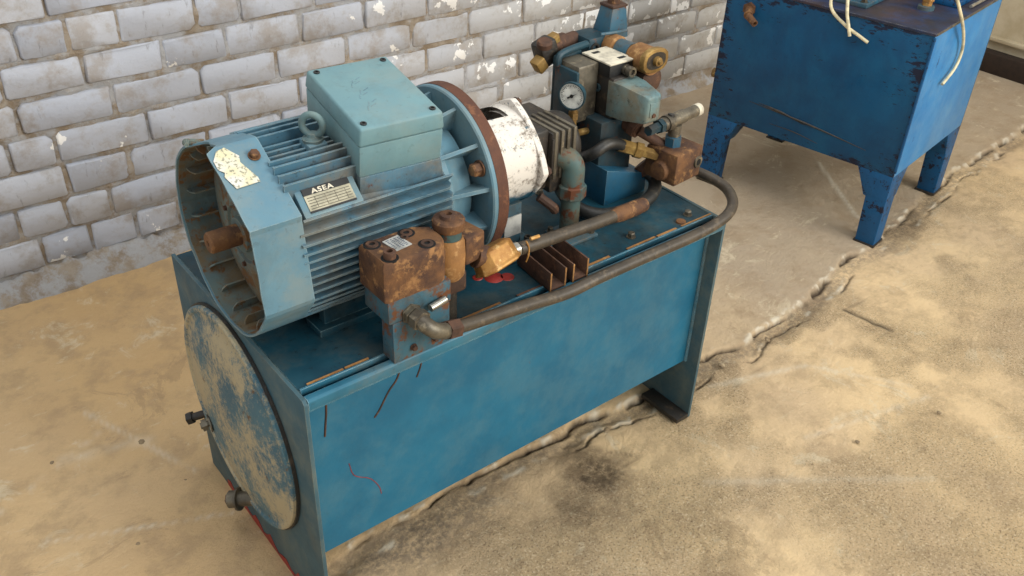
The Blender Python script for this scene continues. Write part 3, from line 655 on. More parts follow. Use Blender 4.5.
m.add(q1+q0, [(3, 2, 1, 0), (4, 5, 6, 7)]+[(i, (i+1) % 4, 4+(i+1) % 4, 4+i) for i in range(4)]); m.build('terminal_box_neck', 'motor_fin', mot, bevel=.003)
# drive end: cone, ribs and round flange with a rusty rim
FX, FR = .487, .189
de = MB(); de.lathe((.400, AY, AZ), (1, 0, 0), [(0, .150), (.018, .150), (.03, .140), (.075, .128)], 48); de.build('drive_end_shield', 'motor_blue', mot)
fl = MB(); fl.lathe((FX, AY, AZ), (1, 0, 0), [(0, .13), (0, FR-.003), (.003, FR), (.012, FR), (.012, .13)], 96); flo = fl.build('flange', 'motor_blue', mot)
rm = MB(); rm.lathe((FX+.0115, AY, AZ), (1, 0, 0), [(0, .13), (0, FR+.001), (.026, FR+.001), (.027, FR-.004), (.027, .12)], 96); rm.build('flange_rim', 'rust_rim', mot)
for k in range(12):
    a = 18+30*k; d = V((0, math.cos(R(a)), math.sin(R(a)))); tn = V((0, -d.z, d.y))*.004; o = V((0, AY, AZ)); m = MB()
    m.prism([o+V((.405, 0, 0))+d*.135-tn, o+V((.405, 0, 0))+d*.153-tn, o+V((FX+.001, 0, 0))+d*.176-tn, o+V((FX+.001, 0, 0))+d*.125-tn], tn*2); m.build('flange_rib', 'motor_blue', mot)
for a in (153, 63, 243, 333):
    inst('bolt', hexbolt(.014, .020, 'rust_brown'), pol(FX-.002, a, .160), flo, along((-1, 0, 0)))
for s in (-1, 1):       # feet
    m = MB(); m.bb(.12, .37, AY+s*.085-.03, AY+s*.085+.03, TH-.002, TH+.014); m.bb(.14, .35, AY+s*.085-.012, AY+s*.085+.012, TH+.012, AZ-.09); m.build('motor_foot', 'tank_top', mot, bevel=.002)

# ------------------------------------------------------------------ pump with bell housing
pmp = thing('hydraulic_pump', (.70, AY, TH), 'hydraulic pump with a white splashed bell housing and a thick elbow pipe', 'pump')
bl = MB()
# bell housing as a shell with a window on top
def shell(m, stations, n=48, gap=None, th=.010):
    prof = stations+[(t, r-th) for t, r in stations[::-1]]; vs = []; K = len(prof)
    for t, r in prof:
        for k in range(n): a = 2*math.pi*k/n; vs.append(V((t, AY+r*math.cos(a), AZ+r*math.sin(a))))
    fs = []
    for i in range(K):
        j = (i+1) % K
        for k in range(n):
            mid = (k+.5)*360/n; tm = (prof[i][0]+prof[j][0])/2
            if gap and gap[0] < mid < gap[1] and gap[2] < tm < gap[3]: continue
            fs.append((i*n+k, i*n+(k+1) % n, j*n+(k+1) % n, j*n+k))
    m.add(vs, fs)
shell(bl, [(.525, .118), (.545, .116), (.60, .110), (.645, .108), (.672, .109)], gap=(66, 104, .542, .648))
bell = bl.build('bell_housing', 'bell_white', pmp, ang=30)
pf = MB(); poly = []
for k in range(72):
    a = k*5; q = abs(((a % 90)-45))/45; r = .110+.018*q**2; poly.append(V((.668, AY+r*math.cos(R(a+2)), AZ+r*math.sin(R(a+2)))))
pf.prism(poly, (.016, 0, 0)); pf.build('mounting_flange', 'bell_white', bell, bevel=.003)
MB().cyl((.52, AY, AZ), (.68, AY, AZ), .045, n=24).build('coupling', 'dark_oily', pmp)
for a in (2, 92, 182, 272): inst('bolt', hexbolt(.010, .010, 'rust_dark'), pol(.684, a, .116), bell, along((1, 0, 0)))
pb = MB(); pb.bb(.684, .725, AY-.075, AY+.075, AZ-.075, AZ+.07); pb.bb(.725, .800, AY-.085, AY+.085, AZ-.085, AZ+.062); pb.lathe((.80, AY, AZ-.01), (1, 0, 0), [(0, .072), (.03, .07), (.045, .05)], 24)
body = pb.build('pump_body', 'dark_oily', pmp, bevel=.006)
for k in range(4): MB().bb(.730+k*.018, .739+k*.018, AY-.090, AY+.02, AZ-.05, AZ+.066).build('cooling_rib', 'steel_grey', body, bevel=.002)
MB().bb(.725, .745, AY-.088, AY-.080, AZ-.03, AZ+.05).build('side_cover', 'dark_oily', body, bevel=.003)
# bracket under the bell housing
fb = MB(); fb.bb(.535, .69, AY-.115, AY+.115, TH-.002, TH+.012); fb.bb(.60, .66, AY-.07, AY+.07, TH+.01, AZ-.09)
bk = fb.build('support_bracket', 'valve_blue', pmp, bevel=.003)
MB().bb(.555, .72, AY-.122, AY-.113, TH-.002, TH+.032).build('bracket_flange', 'valve_blue', bk, bevel=.002)
MB().box((.632, AY-.073, TH+.062), (.048, .004, .05)).build('maker_plate', 'label_grey', bk, bevel=.001)
for x, y in ((.575, -.09), (.62, -.095), (.67, -.085)): inst('bolt', capscrew(.010, .016, 'dark_oily'), (x, AY+y, TH+.012), bk)
# elbow pipe
PX, PY = .782, .172
ep = MB(); ep.tube([(.745, .225, .842), (.757, .208, .842), (.772, .187, .838), (PX, .175, .822), (PX, PY, .795), (PX, PY, .77)], .027, 18, 5); elb = ep.build('elbow', 'pipe_teal', pmp)
m = MB(); m.lathe((.752, .216, .842), (-.57, .82, 0), [(-.004, .031), (.014, .031), (.016, .026), (.05, .026)], 18); m.build('elbow_collar', 'rust_dark', elb)
m = MB(); m.lathe((PX, PY, .745), (0, 0, 1), [(0, .030), (.003, .034), (.030, .034), (.033, .030)], 8); m.build('union_nut', 'pipe_teal', elb)
m = MB(); m.cyl((PX, PY, TH-.002), (PX, PY, .748), .0225, n=20); m.build('riser_pipe', 'pipe_teal', elb)
m = MB(); m.bb(PX-.04, PX+.055, PY-.045, PY+.04, TH-.002, TH+.006); m.build('pipe_flange', 'valve_blue', pmp, bevel=.002)
for x, y in ((.045, -.030), (.045, .03), (-.03, .03)): inst('bolt', hexbolt(.007, .010, 'steel_grey'), (PX+x, PY+y, TH+.006), pmp)
MB().tube([(.695, .185, .765), (.72, .165, .74), (.745, .185, .715), (.77, .21, .70)], .011, 10, 6).build('leak_line', 'rust_dark', pmp)

# ------------------------------------------------------------------ rusty front valve on its bracket
fv = thing('relief_valve', (.25, .045, TH), 'rusty valve block with four socket bolts on a blue bracket at the tank front', 'valve')
m = MB(); m.bb(.192, .320, .0, .006, TH-.0, .735); m.bb(.192, .320, .006, .05, .727, .735); m.bb(.192, .198, .006, .04, TH, .73); m.build('bracket', 'valve_worn', fv, bevel=.001)
m = MB(); m.bb(.184, .324, .0, .086, .735, .785); sub = m.build('subplate', 'valve_worn', fv, bevel=.003)
m = MB(); zt = .868
pts = []
x0, x1, y0, y1 = .180, .326, .000, .090
poly = [V((x0, y1, 0)), V((x0, y0+.004, 0)), V((x0+.006, y0, 0))]+[V((x1-.035+.035*math.sin(R(t)), y0+.035-.035*math.cos(R(t)), 0)) for t in range(0, 91, 15)]+[V((x1, y1-.02, 0)), V((x1-.03, y1, 0))]
def ring_at(z, grow): c = V(((x0+x1)/2, (y0+y1)/2, 0)); return [c+(q-c)*grow+V((0, 0, z)) for q in poly]
A = ring_at(.785, 1.0); B = ring_at(zt-.03, 1.0); Cc = ring_at(zt-.006, .985); D = ring_at(zt, .94); n = len(poly)
m.add(A+B+Cc+D, [tuple(range(n)), tuple(3*n+k for k in range(n))]+[(r*n+k, r*n+(k+1) % n, (r+1)*n+(k+1) % n, (r+1)*n+k) for r in range(3) for k in range(n)])
vb = m.build('valve_body', 'rust_brown', fv, ang=40)
for x, y, up in ((.203, .018, .012), (.284, .020, .0), (.200, .074, .0), (.274, .074, -.001)):
    MB().lathe((x, y, zt-.002), (0, 0, 1), [(0, .0165), (.0026, .0165)], 20).build('counterbore', 'hole', vb)
    inst('bolt', capscrew(.0122, .014, 'rust_dark'), (x, y, zt-.0108+up), fv)
MB().lathe((.262, .062, zt-.002), (0, 0, 1), [(0, .008), (.004, .008), (.004, .004), (.0, .004)], 14).build('port_plug', 'rust_dark', vb)
lb = MB(); lb.box((.240, .052, zt+.0012), (.036, .042, .0016), Matrix.Rotation(.12, 3, 'Z')); lbo = lb.build('label_plate', 'label_grey', vb)
lm_ = MB(); rg = random.Random(4)
for k in range(7):
    for j in range(4): lm_.box((.228+j*.008, .037+k*.005, zt+.0022), (rg.uniform(.003, .007), .0018, .0006), Matrix.Rotation(.12, 3, 'Z'))
lm_.build('print', 'print_blue', vb)
# adjusting cartridge and side block
ct = MB(); ct.lathe((.355, .052, .752), (0, 0, 1), [(0, .024), (.010, .031), (.05, .033), (.082, .031), (.092, .027)], 24); car = ct.build('cartridge', 'rust_tan', fv)
MB().lathe((.355, .052, .842), (0, 0, 1), [(0, .0255), (.024, .0255)], 24).build('cartridge_collar', 'pipe_teal', car)
cc = MB(); cc.lathe((.355, .052, .863), (0, 0, 1), [(0, .030), (.004, .032), (.018, .032), (.022, .029), (.023, .018), (.030, .016), (.031, .007), (.025, .006)], 20); cc.build('cartridge_cap', 'rust_brown', car)
m = MB(); m.bb(.305, .345, .03, .085, .775, .835); m.build('neck', 'rust_brown', fv, bevel=.006)
m = MB(); m.box((.404, .064, .806), (.052, .056, .062), Matrix.Rotation(.15, 3, 'Z')); m.build('side_block', 'rust_brown', fv, bevel=.005)
m = MB(); m.bb(.325, .385, .03, .08, .720, .770); m.build('lower_port', 'rust_dark', fv, bevel=.008)
m = MB(); m.cyl((.355, .055, TH), (.355, .055, .73), .018, n=16); m.build('drain_pipe', 'dark_oily', fv)
# octagonal brass cover
ob = MB(); oc = V((.466, .046, .755)); od = V((.16, -.50, -.80)).normalized(); oa = V((1, .05, .08)); oa = (oa-od*oa.dot(od)).normalized(); ou = od.cross(oa)
def octo(sx, sy, t): 
    s = []
    for qx, qy in ((-1, -.45), (-.55, -1), (.55, -1), (1, -.45), (1, .45), (.55, 1), (-.55, 1), (-1, .45)): s.append(oc+oa*qx*sx+ou*qy*sy+od*t)
    return s
st = [octo(.034, .022, -.030), octo(.045, .030, -.024), octo(.048, .033, .008), octo(.051, .036, .011), octo(.051, .036, .016), octo(.043, .028, .019)]
ob.add([v for r in st for v in r], [tuple(range(8)), tuple(40+k for k in range(8))]+[(r*8+k, r*8+(k+1) % 8, (r+1)*8+(k+1) % 8, (r+1)*8+k) for r in range(5) for k in range(8)])
oo = ob.build('octagonal_cap', 'brass', fv, bevel=.0015)
MB().prism([q for q in octo(.034, .014, .0185)], od*.002).build('cap_plate', 'brass_dull', oo)
m = MB(); m.cyl((.42, .055, .775), (.445, .05, .765), .024, n=16); m.build('cap_neck', 'rust_brown', fv)
# elbow fitting leading to the long hose
m = MB(); m.lathe((.232, .002, .745), (0, -1, 0), [(0, .022), (.006, .022), (.006, .019), (.014, .019)], 6); m.lathe((.236, -.012, .742), (.1, -1, -.1), [(0, .021), (.018, .021), (.020, .016)], 6); m.build('hex_union', 'steel_grey', fv)
m = MB(); m.tube([(.236, -.020, .742), (.240, -.036, .736), (.252, -.044, .724), (.268, -.044, .714), (.284, -.040, .706)], .016, 14, 5); m.build('elbow_fitting', 'steel_grey', fv)
m = MB(); m.cyl((.268, -.012, .748), (.305, -.008, .752), .0075, n=12); m.build('pin', 'bright_steel', fv)
inst('bolt', hexbolt(.006, .008, 'rust_dark'), (.235, -.001, .665), fv, along((0, -1, 0))); inst('bolt', hexbolt(.006, .008, 'rust_dark'), (.285, -.001, .665), fv, along((0, -1, 0)))

# ------------------------------------------------------------------ hoses
h1 = thing('hydraulic_hose', (.7, -.02, TH), 'long brown hose running along the tank front edge and looping round its far end', 'hose')
m = MB(); m.lathe((.284, -.040, .706), (1, .12, -.25), [(0, .0195), (.030, .0195), (.033, .016)], 6); m.build('hose_nut', 'rust_dark', h1)
pts = [(.300, -.038, .702), (.36, -.030, .688), (.43, -.024, .676), (.52, -.020, .662), (.58, -.018, .652), (.63, -.018, .649), (.70, -.017, .652), (.80, -.016, .652), (.90, -.016, .652), (1.00, -.016, .652), (1.08, -.014, .656), (1.14, -.006, .663), (1.185, .018, .671), (1.212, .06, .680), (1.216, .105, .686), (1.206, .150, .691), (1.19, .19, .697), (1.165, .215, .71)]
MB().tube(pts, .0135, 14, 8).build('hose_body', 'hose_brown', h1)
MB().cyl((1.172, .21, .706), (1.145, .225, .722), .018, n=14).build('hose_ferrule', 'rust_dark', h1)
h2 = thing('steel_lance', (.7, .065, TH), 'straight brown pipe lying over the steel channels with a rusty flattened end', 'pipe')
m = MB(); m.lathe((.508, .055, .752), (1, .03, -.07), [(0, .013), (.008, .013), (.008, .016), (.022, .016), (.022, .010), (.034, .010)], 14); m.build('coupling_ring', 'bright_steel', h2)
m = MB(); m.tube([(.535, .057, .748), (.60, .060, .742), (.68, .066, .734), (.76, .070, .727), (.83, .075, .722)], .0145, 14, 5); m.build('pipe_body', 'hose_brown', h2)
m = MB(); m.tube([(.825, .075, .722), (.85, .077, .720), (.90, .081, .717), (.935, .084, .715)], .016, 14, 4, radii=[.015, .0185, .0185, .0165]); m.build('pipe_end', 'rust_brown', h2)
m = MB(); m.tube([(.547, .048, .768), (.552, .044, .752), (.549, .041, .735), (.546, .044, .72)], .002, 6, 4); m.cyl((.562, .052, .766), (.585, .052, .765), .004, n=8); m.build('wire_tie', 'brass', h2)
h3 = thing('black_hose', (1.0, .2, TH), 'black hose looping round the blue pedestal of the valve stack', 'hose')
MB().tube([(1.09, .235, .70), (1.10, .205, .678), (1.06, .172, .664), (.99, .156, .660), (.90, .166, .660), (.862, .205, .664), (.856, .26, .672), (.87, .32, .69)], .0165, 14, 8).build('hose_body', 'hose_black', h3)
MB().cyl((1.084, .245, .712), (1.094, .225, .692), .020, n=14).build('hose_ferrule', 'rust_dark', h3)
h4 = thing('short_hose', (.96, .25, .735), 'short black hose with a brass end fitting plugged into the rusty cube block', 'hose')
MB().tube([(.935, .33, .735), (.918, .275, .765), (.922, .246, .788), (.952, .240, .802), (.985, .240, .796), (1.010, .240, .782)], .0145, 14, 8).build('hose_body', 'hose_black', h4)
fd = V((.075, -.055, -.026)); m = MB(); m.lathe((1.000, .246, .786), fd, [(0, .0175), (.04, .0175), (.042, .021), (.060, .021), (.060, .0145), (.100, .0145)], 6); m.build('hose_fitting', 'brass_dull', h4)

# ------------------------------------------------------------------ steel channels lying across the tank edge
def channel(x, name_label, dx):
    t = thing('steel_channel', (x, .1, TH+.0015), name_label, 'channel', 'rusty steel channels across the tank lip')
    W2 = .0225; hgt = .046; th = .004; m = MB(); z = TH+.0015
    sec = [(-W2, hgt), (-W2, 0), (W2, 0), (W2, hgt), (W2-th, hgt), (W2-th, th), (-W2+th, th), (-W2+th, hgt)]
    m.prism([V((x+a, .012, z+b)) for a, b in sec], (dx, .128, 0)); m.build('channel_web', 'rust_dark', t, bevel=.0006)
    e = MB()
    for a in (-W2, W2-th): e.prism([V((x+a, .0115, z)), V((x+a+th, .0115, z)), V((x+a+th, .0115, z+hgt)), V((x+a, .0115, z+hgt))], (0, .0008, 0))
    e.build('cut_edge', 'rust_tan', t)
channel(.612, 'rusty steel channel on the tank lip, nearer the brass cap', .012)
channel(.676, 'rusty steel channel on the tank lip, nearer the elbow pipe', .010)

# ------------------------------------------------------------------ rear valve stack
vsx = thing('valve_stack', (1.0, .33, TH), 'tall stack of grimy blue hydraulic valves with a black connector box on a blue pedestal', 'valve')
m = MB(); m.prism([V((.948, .226, TH-.002)), V((1.091, .226, TH-.002)), V((1.091, .226, .693)), V((.948, .226, .738))], (0, .12, 0)); m.build('pedestal', 'pedestal_blue', vsx, bevel=.002)
m = MB(); m.bb(.950, 1.062, .262, .44, .690, .848); m.build('manifold', 'pump_teal', vsx, bevel=.004)
m = MB(); m.bb(.982, 1.062, .268, .385, .848, .950); vbd = m.build('valve_body', 'dark_oily', vsx, bevel=.005)
MB().lathe((.981, .318, .915), (-1, 0, 0), [(0, .010), (.004, .010), (.004, .006), (-.002, .005)], 16).build('port', 'pump_teal', vbd)
m = MB(); m.bb(.979, 1.056, .281, .377, .949, .980); cb = m.build('connector_box', 'black_plastic', vsx, bevel=.002)
m = MB(); m.bb(.977, 1.058, .279, .379, .9795, .984); cbl = m.build('connector_lid', 'cream', cb, bevel=.001)
for x, y in ((1.035, .30), (1.005, .358)): MB().bb(x-.012, x+.010, y-.004, y+.006, .9838, .9848).build('lid_slot', 'black_plastic', cb)
m = MB(); m.lathe((1.030, .281, .962), (0, -1, 0), [(0, .013), (.006, .013), (.007, .010), (.012, .010), (.012, .0125), (.026, .0125), (.026, .007), (.020, .006)], 20); m.build('cable_gland', 'steel_grey', cb)
# solenoid running towards the tank front
m = MB()
def rect(x0, x1, y, z0, z1): return [V((x0, y, z0)), V((x1, y, z0)), V((x1, y, z1)), V((x0, y, z1))]
st = [rect(.980, 1.058, .285, .855, .945), rect(.984, 1.056, .235, .857, .944), rect(.996, 1.044, .172, .868, .936), rect(1.0, 1.040, .166, .873, .931)]
m.add([v for r in st for v in r], [(0, 1, 2, 3), (15, 14, 13, 12)]+[(r*4+k, r*4+(k+1) % 4, (r+1)*4+(k+1) % 4, (r+1)*4+k) for r in range(3) for k in range(4)])
sol = m.build('solenoid', 'valve_pale', vsx, bevel=.004)
MB().box((1.019, .1655, .902), (.026, .003, .036)).build('solenoid_plate', 'valve_pale', sol, bevel=.001)
MB().lathe((1.019, .165, .888), (0, -1, 0), [(0, .006), (.004, .005)], 10).build('plate_screw', 'rust_dark', sol)
# tan cylinder above, with an oval end cap
m = MB(); m.lathe((1.085, .425, .976), (0, -1, 0.02), [(0, .024), (.03, .030), (.06, .030), (.064, .024), (.120, .024), (.126, .033), (.180, .033)], 28); cyl_ = m.build('pilot_cylinder', 'rust_tan', vsx)
MB().lathe((1.085, .359, .9775), (0, -1, 0.02), [(0, .0255), (.045, .0255)], 28).build('painted_band', 'valve_blue', cyl_)
m = MB(); poly = [V((1.085+.042*math.cos(a)*(1 if abs(math.cos(a)) > .6 else .95), .252, .985+.030*math.copysign(abs(math.sin(a))**.7, math.sin(a)))) for a in [2*math.pi*k/16 for k in range(16)]]
m.prism(poly, (0, -.016, 0)); ecap = m.build('end_cap', 'brass_dull', cyl_, bevel=.0015)
m = MB(); poly2 = [V((1.085+(q.x-1.085)*.76, .2365, .985+(q.z-.985)*.70)) for q in poly]; m.prism(poly2, (0, -.001, 0)); m.build('cap_recess', 'dark_oily', cyl_)
m = MB(); m.lathe((1.085, .236, .985), (0, -1, 0), [(0, .012), (.010, .011), (.011, .006), (.018, .005)], 12); m.build('cap_stud', 'brass_dull', cyl_)
m = MB(); m.lathe((1.098, .42, .925), (0, -1, 0), [(0, .030), (.09, .030), (.10, .034), (.165, .034), (.170, .026)], 24); m.build('lower_cylinder', 'rust_dark', vsx)
m = MB(); m.bb(1.06, 1.115, .33, .47, .86, .96); m.build('side_body', 'valve_pale', vsx, bevel=.006)
m = MB(); m.bb(1.07, 1.115, .245, .30, .835, .905); m.build('lower_block', 'steel_grey', vsx, bevel=.006)
# grey solenoid at the back left in its blue bracket plate
m = MB(); m.bb(.914, .980, .318, .392, .835, .978); m.build('rear_solenoid', 'steel_grey', vsx, bevel=.006)
m = MB(); m.bb(.904, .914, .312, .394, .790, .968); m.bb(.904, .99, .392, .402, .80, .985); m.build('bracket_plate', 'pump_teal', vsx, bevel=.005)
m = MB(); m.tube([(.908, .385, .962), (.914, .388, .985), (.955, .392, .992), (1.01, .40, .992)], .009, 10, 5); m.build('bracket_rib', 'pump_teal', vsx)
# pyramid housing on top
def pyr(x0, x1, y0, y1, z0, X0, X1, Y0, Y1, z1):
    mm = MB(); q = [V((x0, y0, z0)), V((x1, y0, z0)), V((x1, y1, z0)), V((x0, y1, z0)), V((X0, Y0, z1)), V((X1, Y0, z1)), V((X1, Y1, z1)), V((X0, Y1, z1))]
    return mm.add(q, [(3, 2, 1, 0), (4, 5, 6, 7)]+[(i, (i+1) % 4, 4+(i+1) % 4, 4+i) for i in range(4)])
pyo = pyr(1.078, 1.148, .395, .460, .985, 1.094, 1.142, .405, .450, 1.062).build('valve_tower', 'valve_blue', vsx, bevel=.004)
MB().bb(1.092, 1.144, .403, .452, 1.060, 1.068).build('tower_lid', 'rust_dark', pyo, bevel=.003)
MB().lathe((1.118, .428, 1.067), (0, 0, 1), [(0, .018), (.014, .018), (.016, .010), (.045, .009)], 6).build('tower_stud', 'rust_brown', pyo)
m = MB(); m.bb(1.015, 1.085, .395, .47, .90, 1.004); twb = m.build('tower_base', 'pump_teal', vsx, bevel=.010)
MB().lathe((1.035, .396, .980), (-.3, -.9, 0), [(0, .012), (.006, .012), (.006, .007), (.0, .006)], 14).build('port', 'dark_oily', twb)
m = MB(); m.tube([(1.045, .39, 1.012), (1.09, .385, 1.010), (1.135, .39, 1.006)], .004, 8, 4); m.build('tie_rod', 'valve_blue', vsx)
# dark knob cluster leaning out to the left
kd = V((-.75, -.1, .22)).normalized()
m = MB(); m.box((.905, .43, .985), (.050, .046, .060), Matrix.Rotation(-.35, 3, 'Y')); kn = m.build('side_valve', 'dark_oily', vsx, bevel=.008)
MB().lathe((.888, .415, 1.005), (-.2, -.2, 1), [(0, .019), (.012, .019), (.016, .015)], 14).build('knob_cap', 'rust_dark', kn)
MB().box((.877, .418, .962), (.028, .030, .034), Matrix.Rotation(-.6, 3, 'Y')).build('brass_block', 'brass_dull', kn, bevel=.004)
MB().box((.932, .435, 1.01), (.024, .024, .022), Matrix.Rotation(-.35, 3, 'Y')).build('brass_nut', 'brass_dull', kn, bevel=.003)
MB().lathe((.93, .445, .985), (1, .1, .05), [(0, .024), (.05, .024), (.055, .018), (.09, .018)], 16).build('side_pipe', 'rust_dark', kn)
# stubs towards the cube block
m = MB(); m.cyl((1.035, .27, .830), (1.04, .225, .822), .018, n=16); m.lathe((1.037, .245, .826), (.1, -1, -.18), [(0, .023), (.018, .023)], 6); m.build('port_union', 'rust_dark', vsx)

# pressure gauge
gc = V((.880, .296, .925)); gn = V((-.90, -.43, .05)).normalized()
ga = thing('pressure_gauge', (gc.x, gc.y, gc.z-.075), 'round white dial pressure gauge with a blue case on the valve stack', 'gauge')
m = MB(); m.lathe(gc-gn*.018, gn, [(0, .024), (.004, .028), (.016, .030), (.020, .0335), (.028, .0335), (.028, .0305), (.024, .030)], 40); cs = m.build('gauge_case', 'pump_teal', ga)
m = MB(); m.lathe(gc+gn*.005, gn, [(0, .0302), (.0012, .0302)], 40); dl = m.build('dial', 'white_dial', ga)
gu = (V((0, 0, 1))-gn*gn.z).normalized(); gr = gu.cross(gn)
tk = MB()
for k in range(28):
    a = R(-130+k*260/27); d = gu*math.cos(a)+gr*math.sin(a); l = .006 if k % 3 == 0 else .0035; q = gc+gn*.0066+d*(.0268-l/2)
    tk.box(q, (.0009, l, .0006), Matrix((d.cross(gn), d, gn)).transposed())
tk.build('scale_marks', 'needle', dl)
nd = MB(); d = (gu*.55+gr*.83).normalized(); nd.prism([gc+gn*.008+d*.016, gc+gn*.008+d.cross(gn)*.0022-d*.012, gc+gn*.008-d.cross(gn)*.0022-d*.012], gn*.0008); nd.lathe(gc+gn*.0075, gn, [(0, .0045), (.002, .004)], 12); nd.build('needle', 'needle', dl)
m = MB(); q = gc-gn*.012; m.cyl((q.x, q.y, q.z-.030), (q.x, q.y, q.z-.075), .009, n=12); m.lathe((q.x, q.y, q.z-.062), (0, 0, 1), [(0, .013), (.016, .013)], 6); m.tube([(q.x, q.y, q.z-.07), (q.x+.005, q.y, q.z-.095), (q.x+.03, q.y+.01, q.z-.11), (.955, .31, q.z-.112)], .0085, 10, 5); m.build('gauge_stem', 'brass_dull', ga)

# cube block with tee fitting
cbk = thing('cube_manifold', (1.13, .17, .70), 'rusty brown cube block with a tee fitting on top, beside the valve stack', 'manifold')
RC = Matrix.Rotation(.10, 3, 'Z'); cc0 = V((1.078, .122, .700))
def cu(x, y, z): return cc0+RC@V((x, y, z))
m = MB(); m.box(cu(.052, .048, .041), (.104, .096, .082), RC); cbo = m.build('block', 'rust_brown', cbk, bevel=.004)
MB().lathe(cu(.0, .045, .030), RC@V((-1, 0, 0)), [(0, .026), (.006, .026), (.012, .022), (.014, .012)], 20).build('plug', 'rust_brown', cbo)
MB().lathe(cu(.088, -.001, .042), RC@V((0, -1, 0)), [(0, .016), (.003, .015), (.003, .009), (-.006, .009)], 18).build('port', 'steel_grey', cbo)
MB().lathe(cu(.088, -.0032, .042), RC@V((0, -1, 0)), [(0, .0088), (.0006, .0088)], 16).build('port_hole', 'hole', cbo)
m = MB(); m.lathe(cu(.045, .052, .080), (0, 0, 1), [(0, .022), (.026, .022), (.028, .017)], 6); m.build('blue_nut', 'valve_blue', cbk)
m = MB(); c0 = cu(.045, .052, .118); m.cyl(c0-V((0, 0, .012)), c0+V((0, 0, .018)), .016, n=16); m.build('stem', 'steel_grey', cbk)
T0 = c0+V((-.050, .0, .028)); T1 = c0+V((.085, .012, .030)); td = (T1-T0)
m = MB(); m.lathe(T0, td, [(0, .017), (.014, .017), (.014, .020), (.034, .020), (.036, .017), (.085, .017), (.087, .0145), (td.length, .0145)], 18); tee = m.build('tee_body', 'steel_grey', cbk)
MB().lathe(T0+V((.03, 0, .012)), (.2, 0, 1), [(0, .010), (.010, .009)], 10).build('tee_boss', 'dark_oily', tee)
MB().lathe(T1-td.normalized()*.004, td, [(0, .016), (.016, .016), (.018, .012)], 16).build('end_plug', 'cream', tee)
MB().lathe(T0, -td, [(0, .018), (.014, .018), (.014, .013), (.05, .013)], 6).build('tee_union', 'pump_teal', tee)
m = MB(); m.cyl((1.042, .228, .822), (1.115, .190, .77), .013, n=14); m.build('link_pipe', 'rust_dark', cbk)

# ------------------------------------------------------------------ second blue machine
YM = .166; MC = V((2.398, .233, 0)); RMC = Matrix.Rotation(YM, 3, 'Z'); LA, LB, ZB, ZT, LW = .765, .655, .289, .800, .078
def mq(x, y, z): return MC+RMC@V((x, y, z))
mach = thing('machine_tank', mq(LB/2, LA/2, 0), 'scratched deep blue steel tank on four flared legs beside the brick wall', 'tank')
t_ = .006
def mbox(x0, x1, y0, y1, z0, z1): return MB().box(mq((x0+x1)/2, (y0+y1)/2, (z0+z1)/2), (x1-x0, y1-y0, z1-z0), RMC)
mbox(0, t_, 0, LA, ZB, ZT).build('side_panel', 'machine_blue_shaded', mach, bevel=.001)
mbox(LB-t_, LB, 0, LA, ZB, ZT).build('side_panel', 'machine_blue_shaded', mach, bevel=.001)
mbox(t_, LB-t_, 0, t_, ZB, ZT).build('front_panel', 'machine_blue_lit', mach, bevel=.001)
mbox(t_, LB-t_, LA-t_, LA, ZB, ZT).build('back_panel', 'machine_blue_lit', mach, bevel=.001)
mbox(t_, LB-t_, t_, LA-t_, ZB, ZB+t_).build('bottom_panel', 'machine_leg', mach)
tp = mbox(-.004, LB+.004, -.004, LA+.004, ZT, ZT+.010).build('top_plate', 'machine_top', mach, bevel=.002)
wl = MB().tube([mq(-.002, -.002, ZB+.02), mq(-.002, -.002, ZT-.005)], .005, 8, 1).build('corner_weld', 'machine_leg', mach)
wr_ = MB().tube([mq(0, -.004, ZT+.005), mq(LB, -.004, ZT+.005)], .004, 8, 1).build('edge_weld', 'steel_grey', mach)
# long dark scrape on the face towards the first tank
sc = MB()
for k, (a, b_) in enumerate((((.60, .395), (.12, .355)), ((.56, .40), (.36, .372)), ((.50, .335), (.30, .32)))):
    P0 = mq(-.0005, a[0], a[1]); P1 = mq(-.0005, b_[0], b_[1]); mid = (P0+P1)/2+V((0, 0, .006)); sc.tube([P0, mid, P1], .004, 6, 6, radii=[.0008, .0045 if k < 2 else .002, .0008])
sc.build('scrape', 'dark_oily', mach)
def leg(ix, iy):
    sx = 1 if ix == 0 else -1; sy = 1 if iy == 0 else -1; X = 0 if ix == 0 else LB; Y = 0 if iy == 0 else LA
    m = MB(); rows = []
    for z, wd in ((ZB+.004, .135), (ZB-.03, .118), (.190, .088), (.188, LW), (0.0, LW-.006)):
        rows.append([mq(X, Y, z), mq(X+sx*wd, Y, z), mq(X+sx*wd, Y+sy*wd, z), mq(X, Y+sy*wd, z)])
    m.add([v for r in rows for v in r], [(0, 1, 2, 3), (16, 17, 18, 19)]+[(r*4+k, r*4+(k+1) % 4, (r+1)*4+(k+1) % 4, (r+1)*4+k) for r in range(4) for k in range(4)])
    lo = m.build('leg', 'machine_leg', mach, bevel=.003)
    m = MB(); a = mq(X+sx*(LW/2-.002), Y+sy*(LW/2-.002), .004); m.box(a, (LW+.004, LW+.004, .010), RMC); m.build('foot_plate', 'dark_oily', lo, bevel=.002)
for ix in (0, 1):
    for iy in (0, 1): leg(ix, iy)
m = MB(); m.cyl(mq(.0, .665, .735), mq(-.045, .645, .722), .016, n=16); m.lathe(mq(-.045, .645, .722), RMC@V((-.03, -.06, -.02)), [(0, .013), (.05, .012), (.05, .008), (.04, .007)], 16); m.lathe(mq(0, .665, .735), RMC@V((-1, 0, 0)), [(0, .024), (.014, .024)], 6); m.build('drain_stub', 'rust_brown', mach)
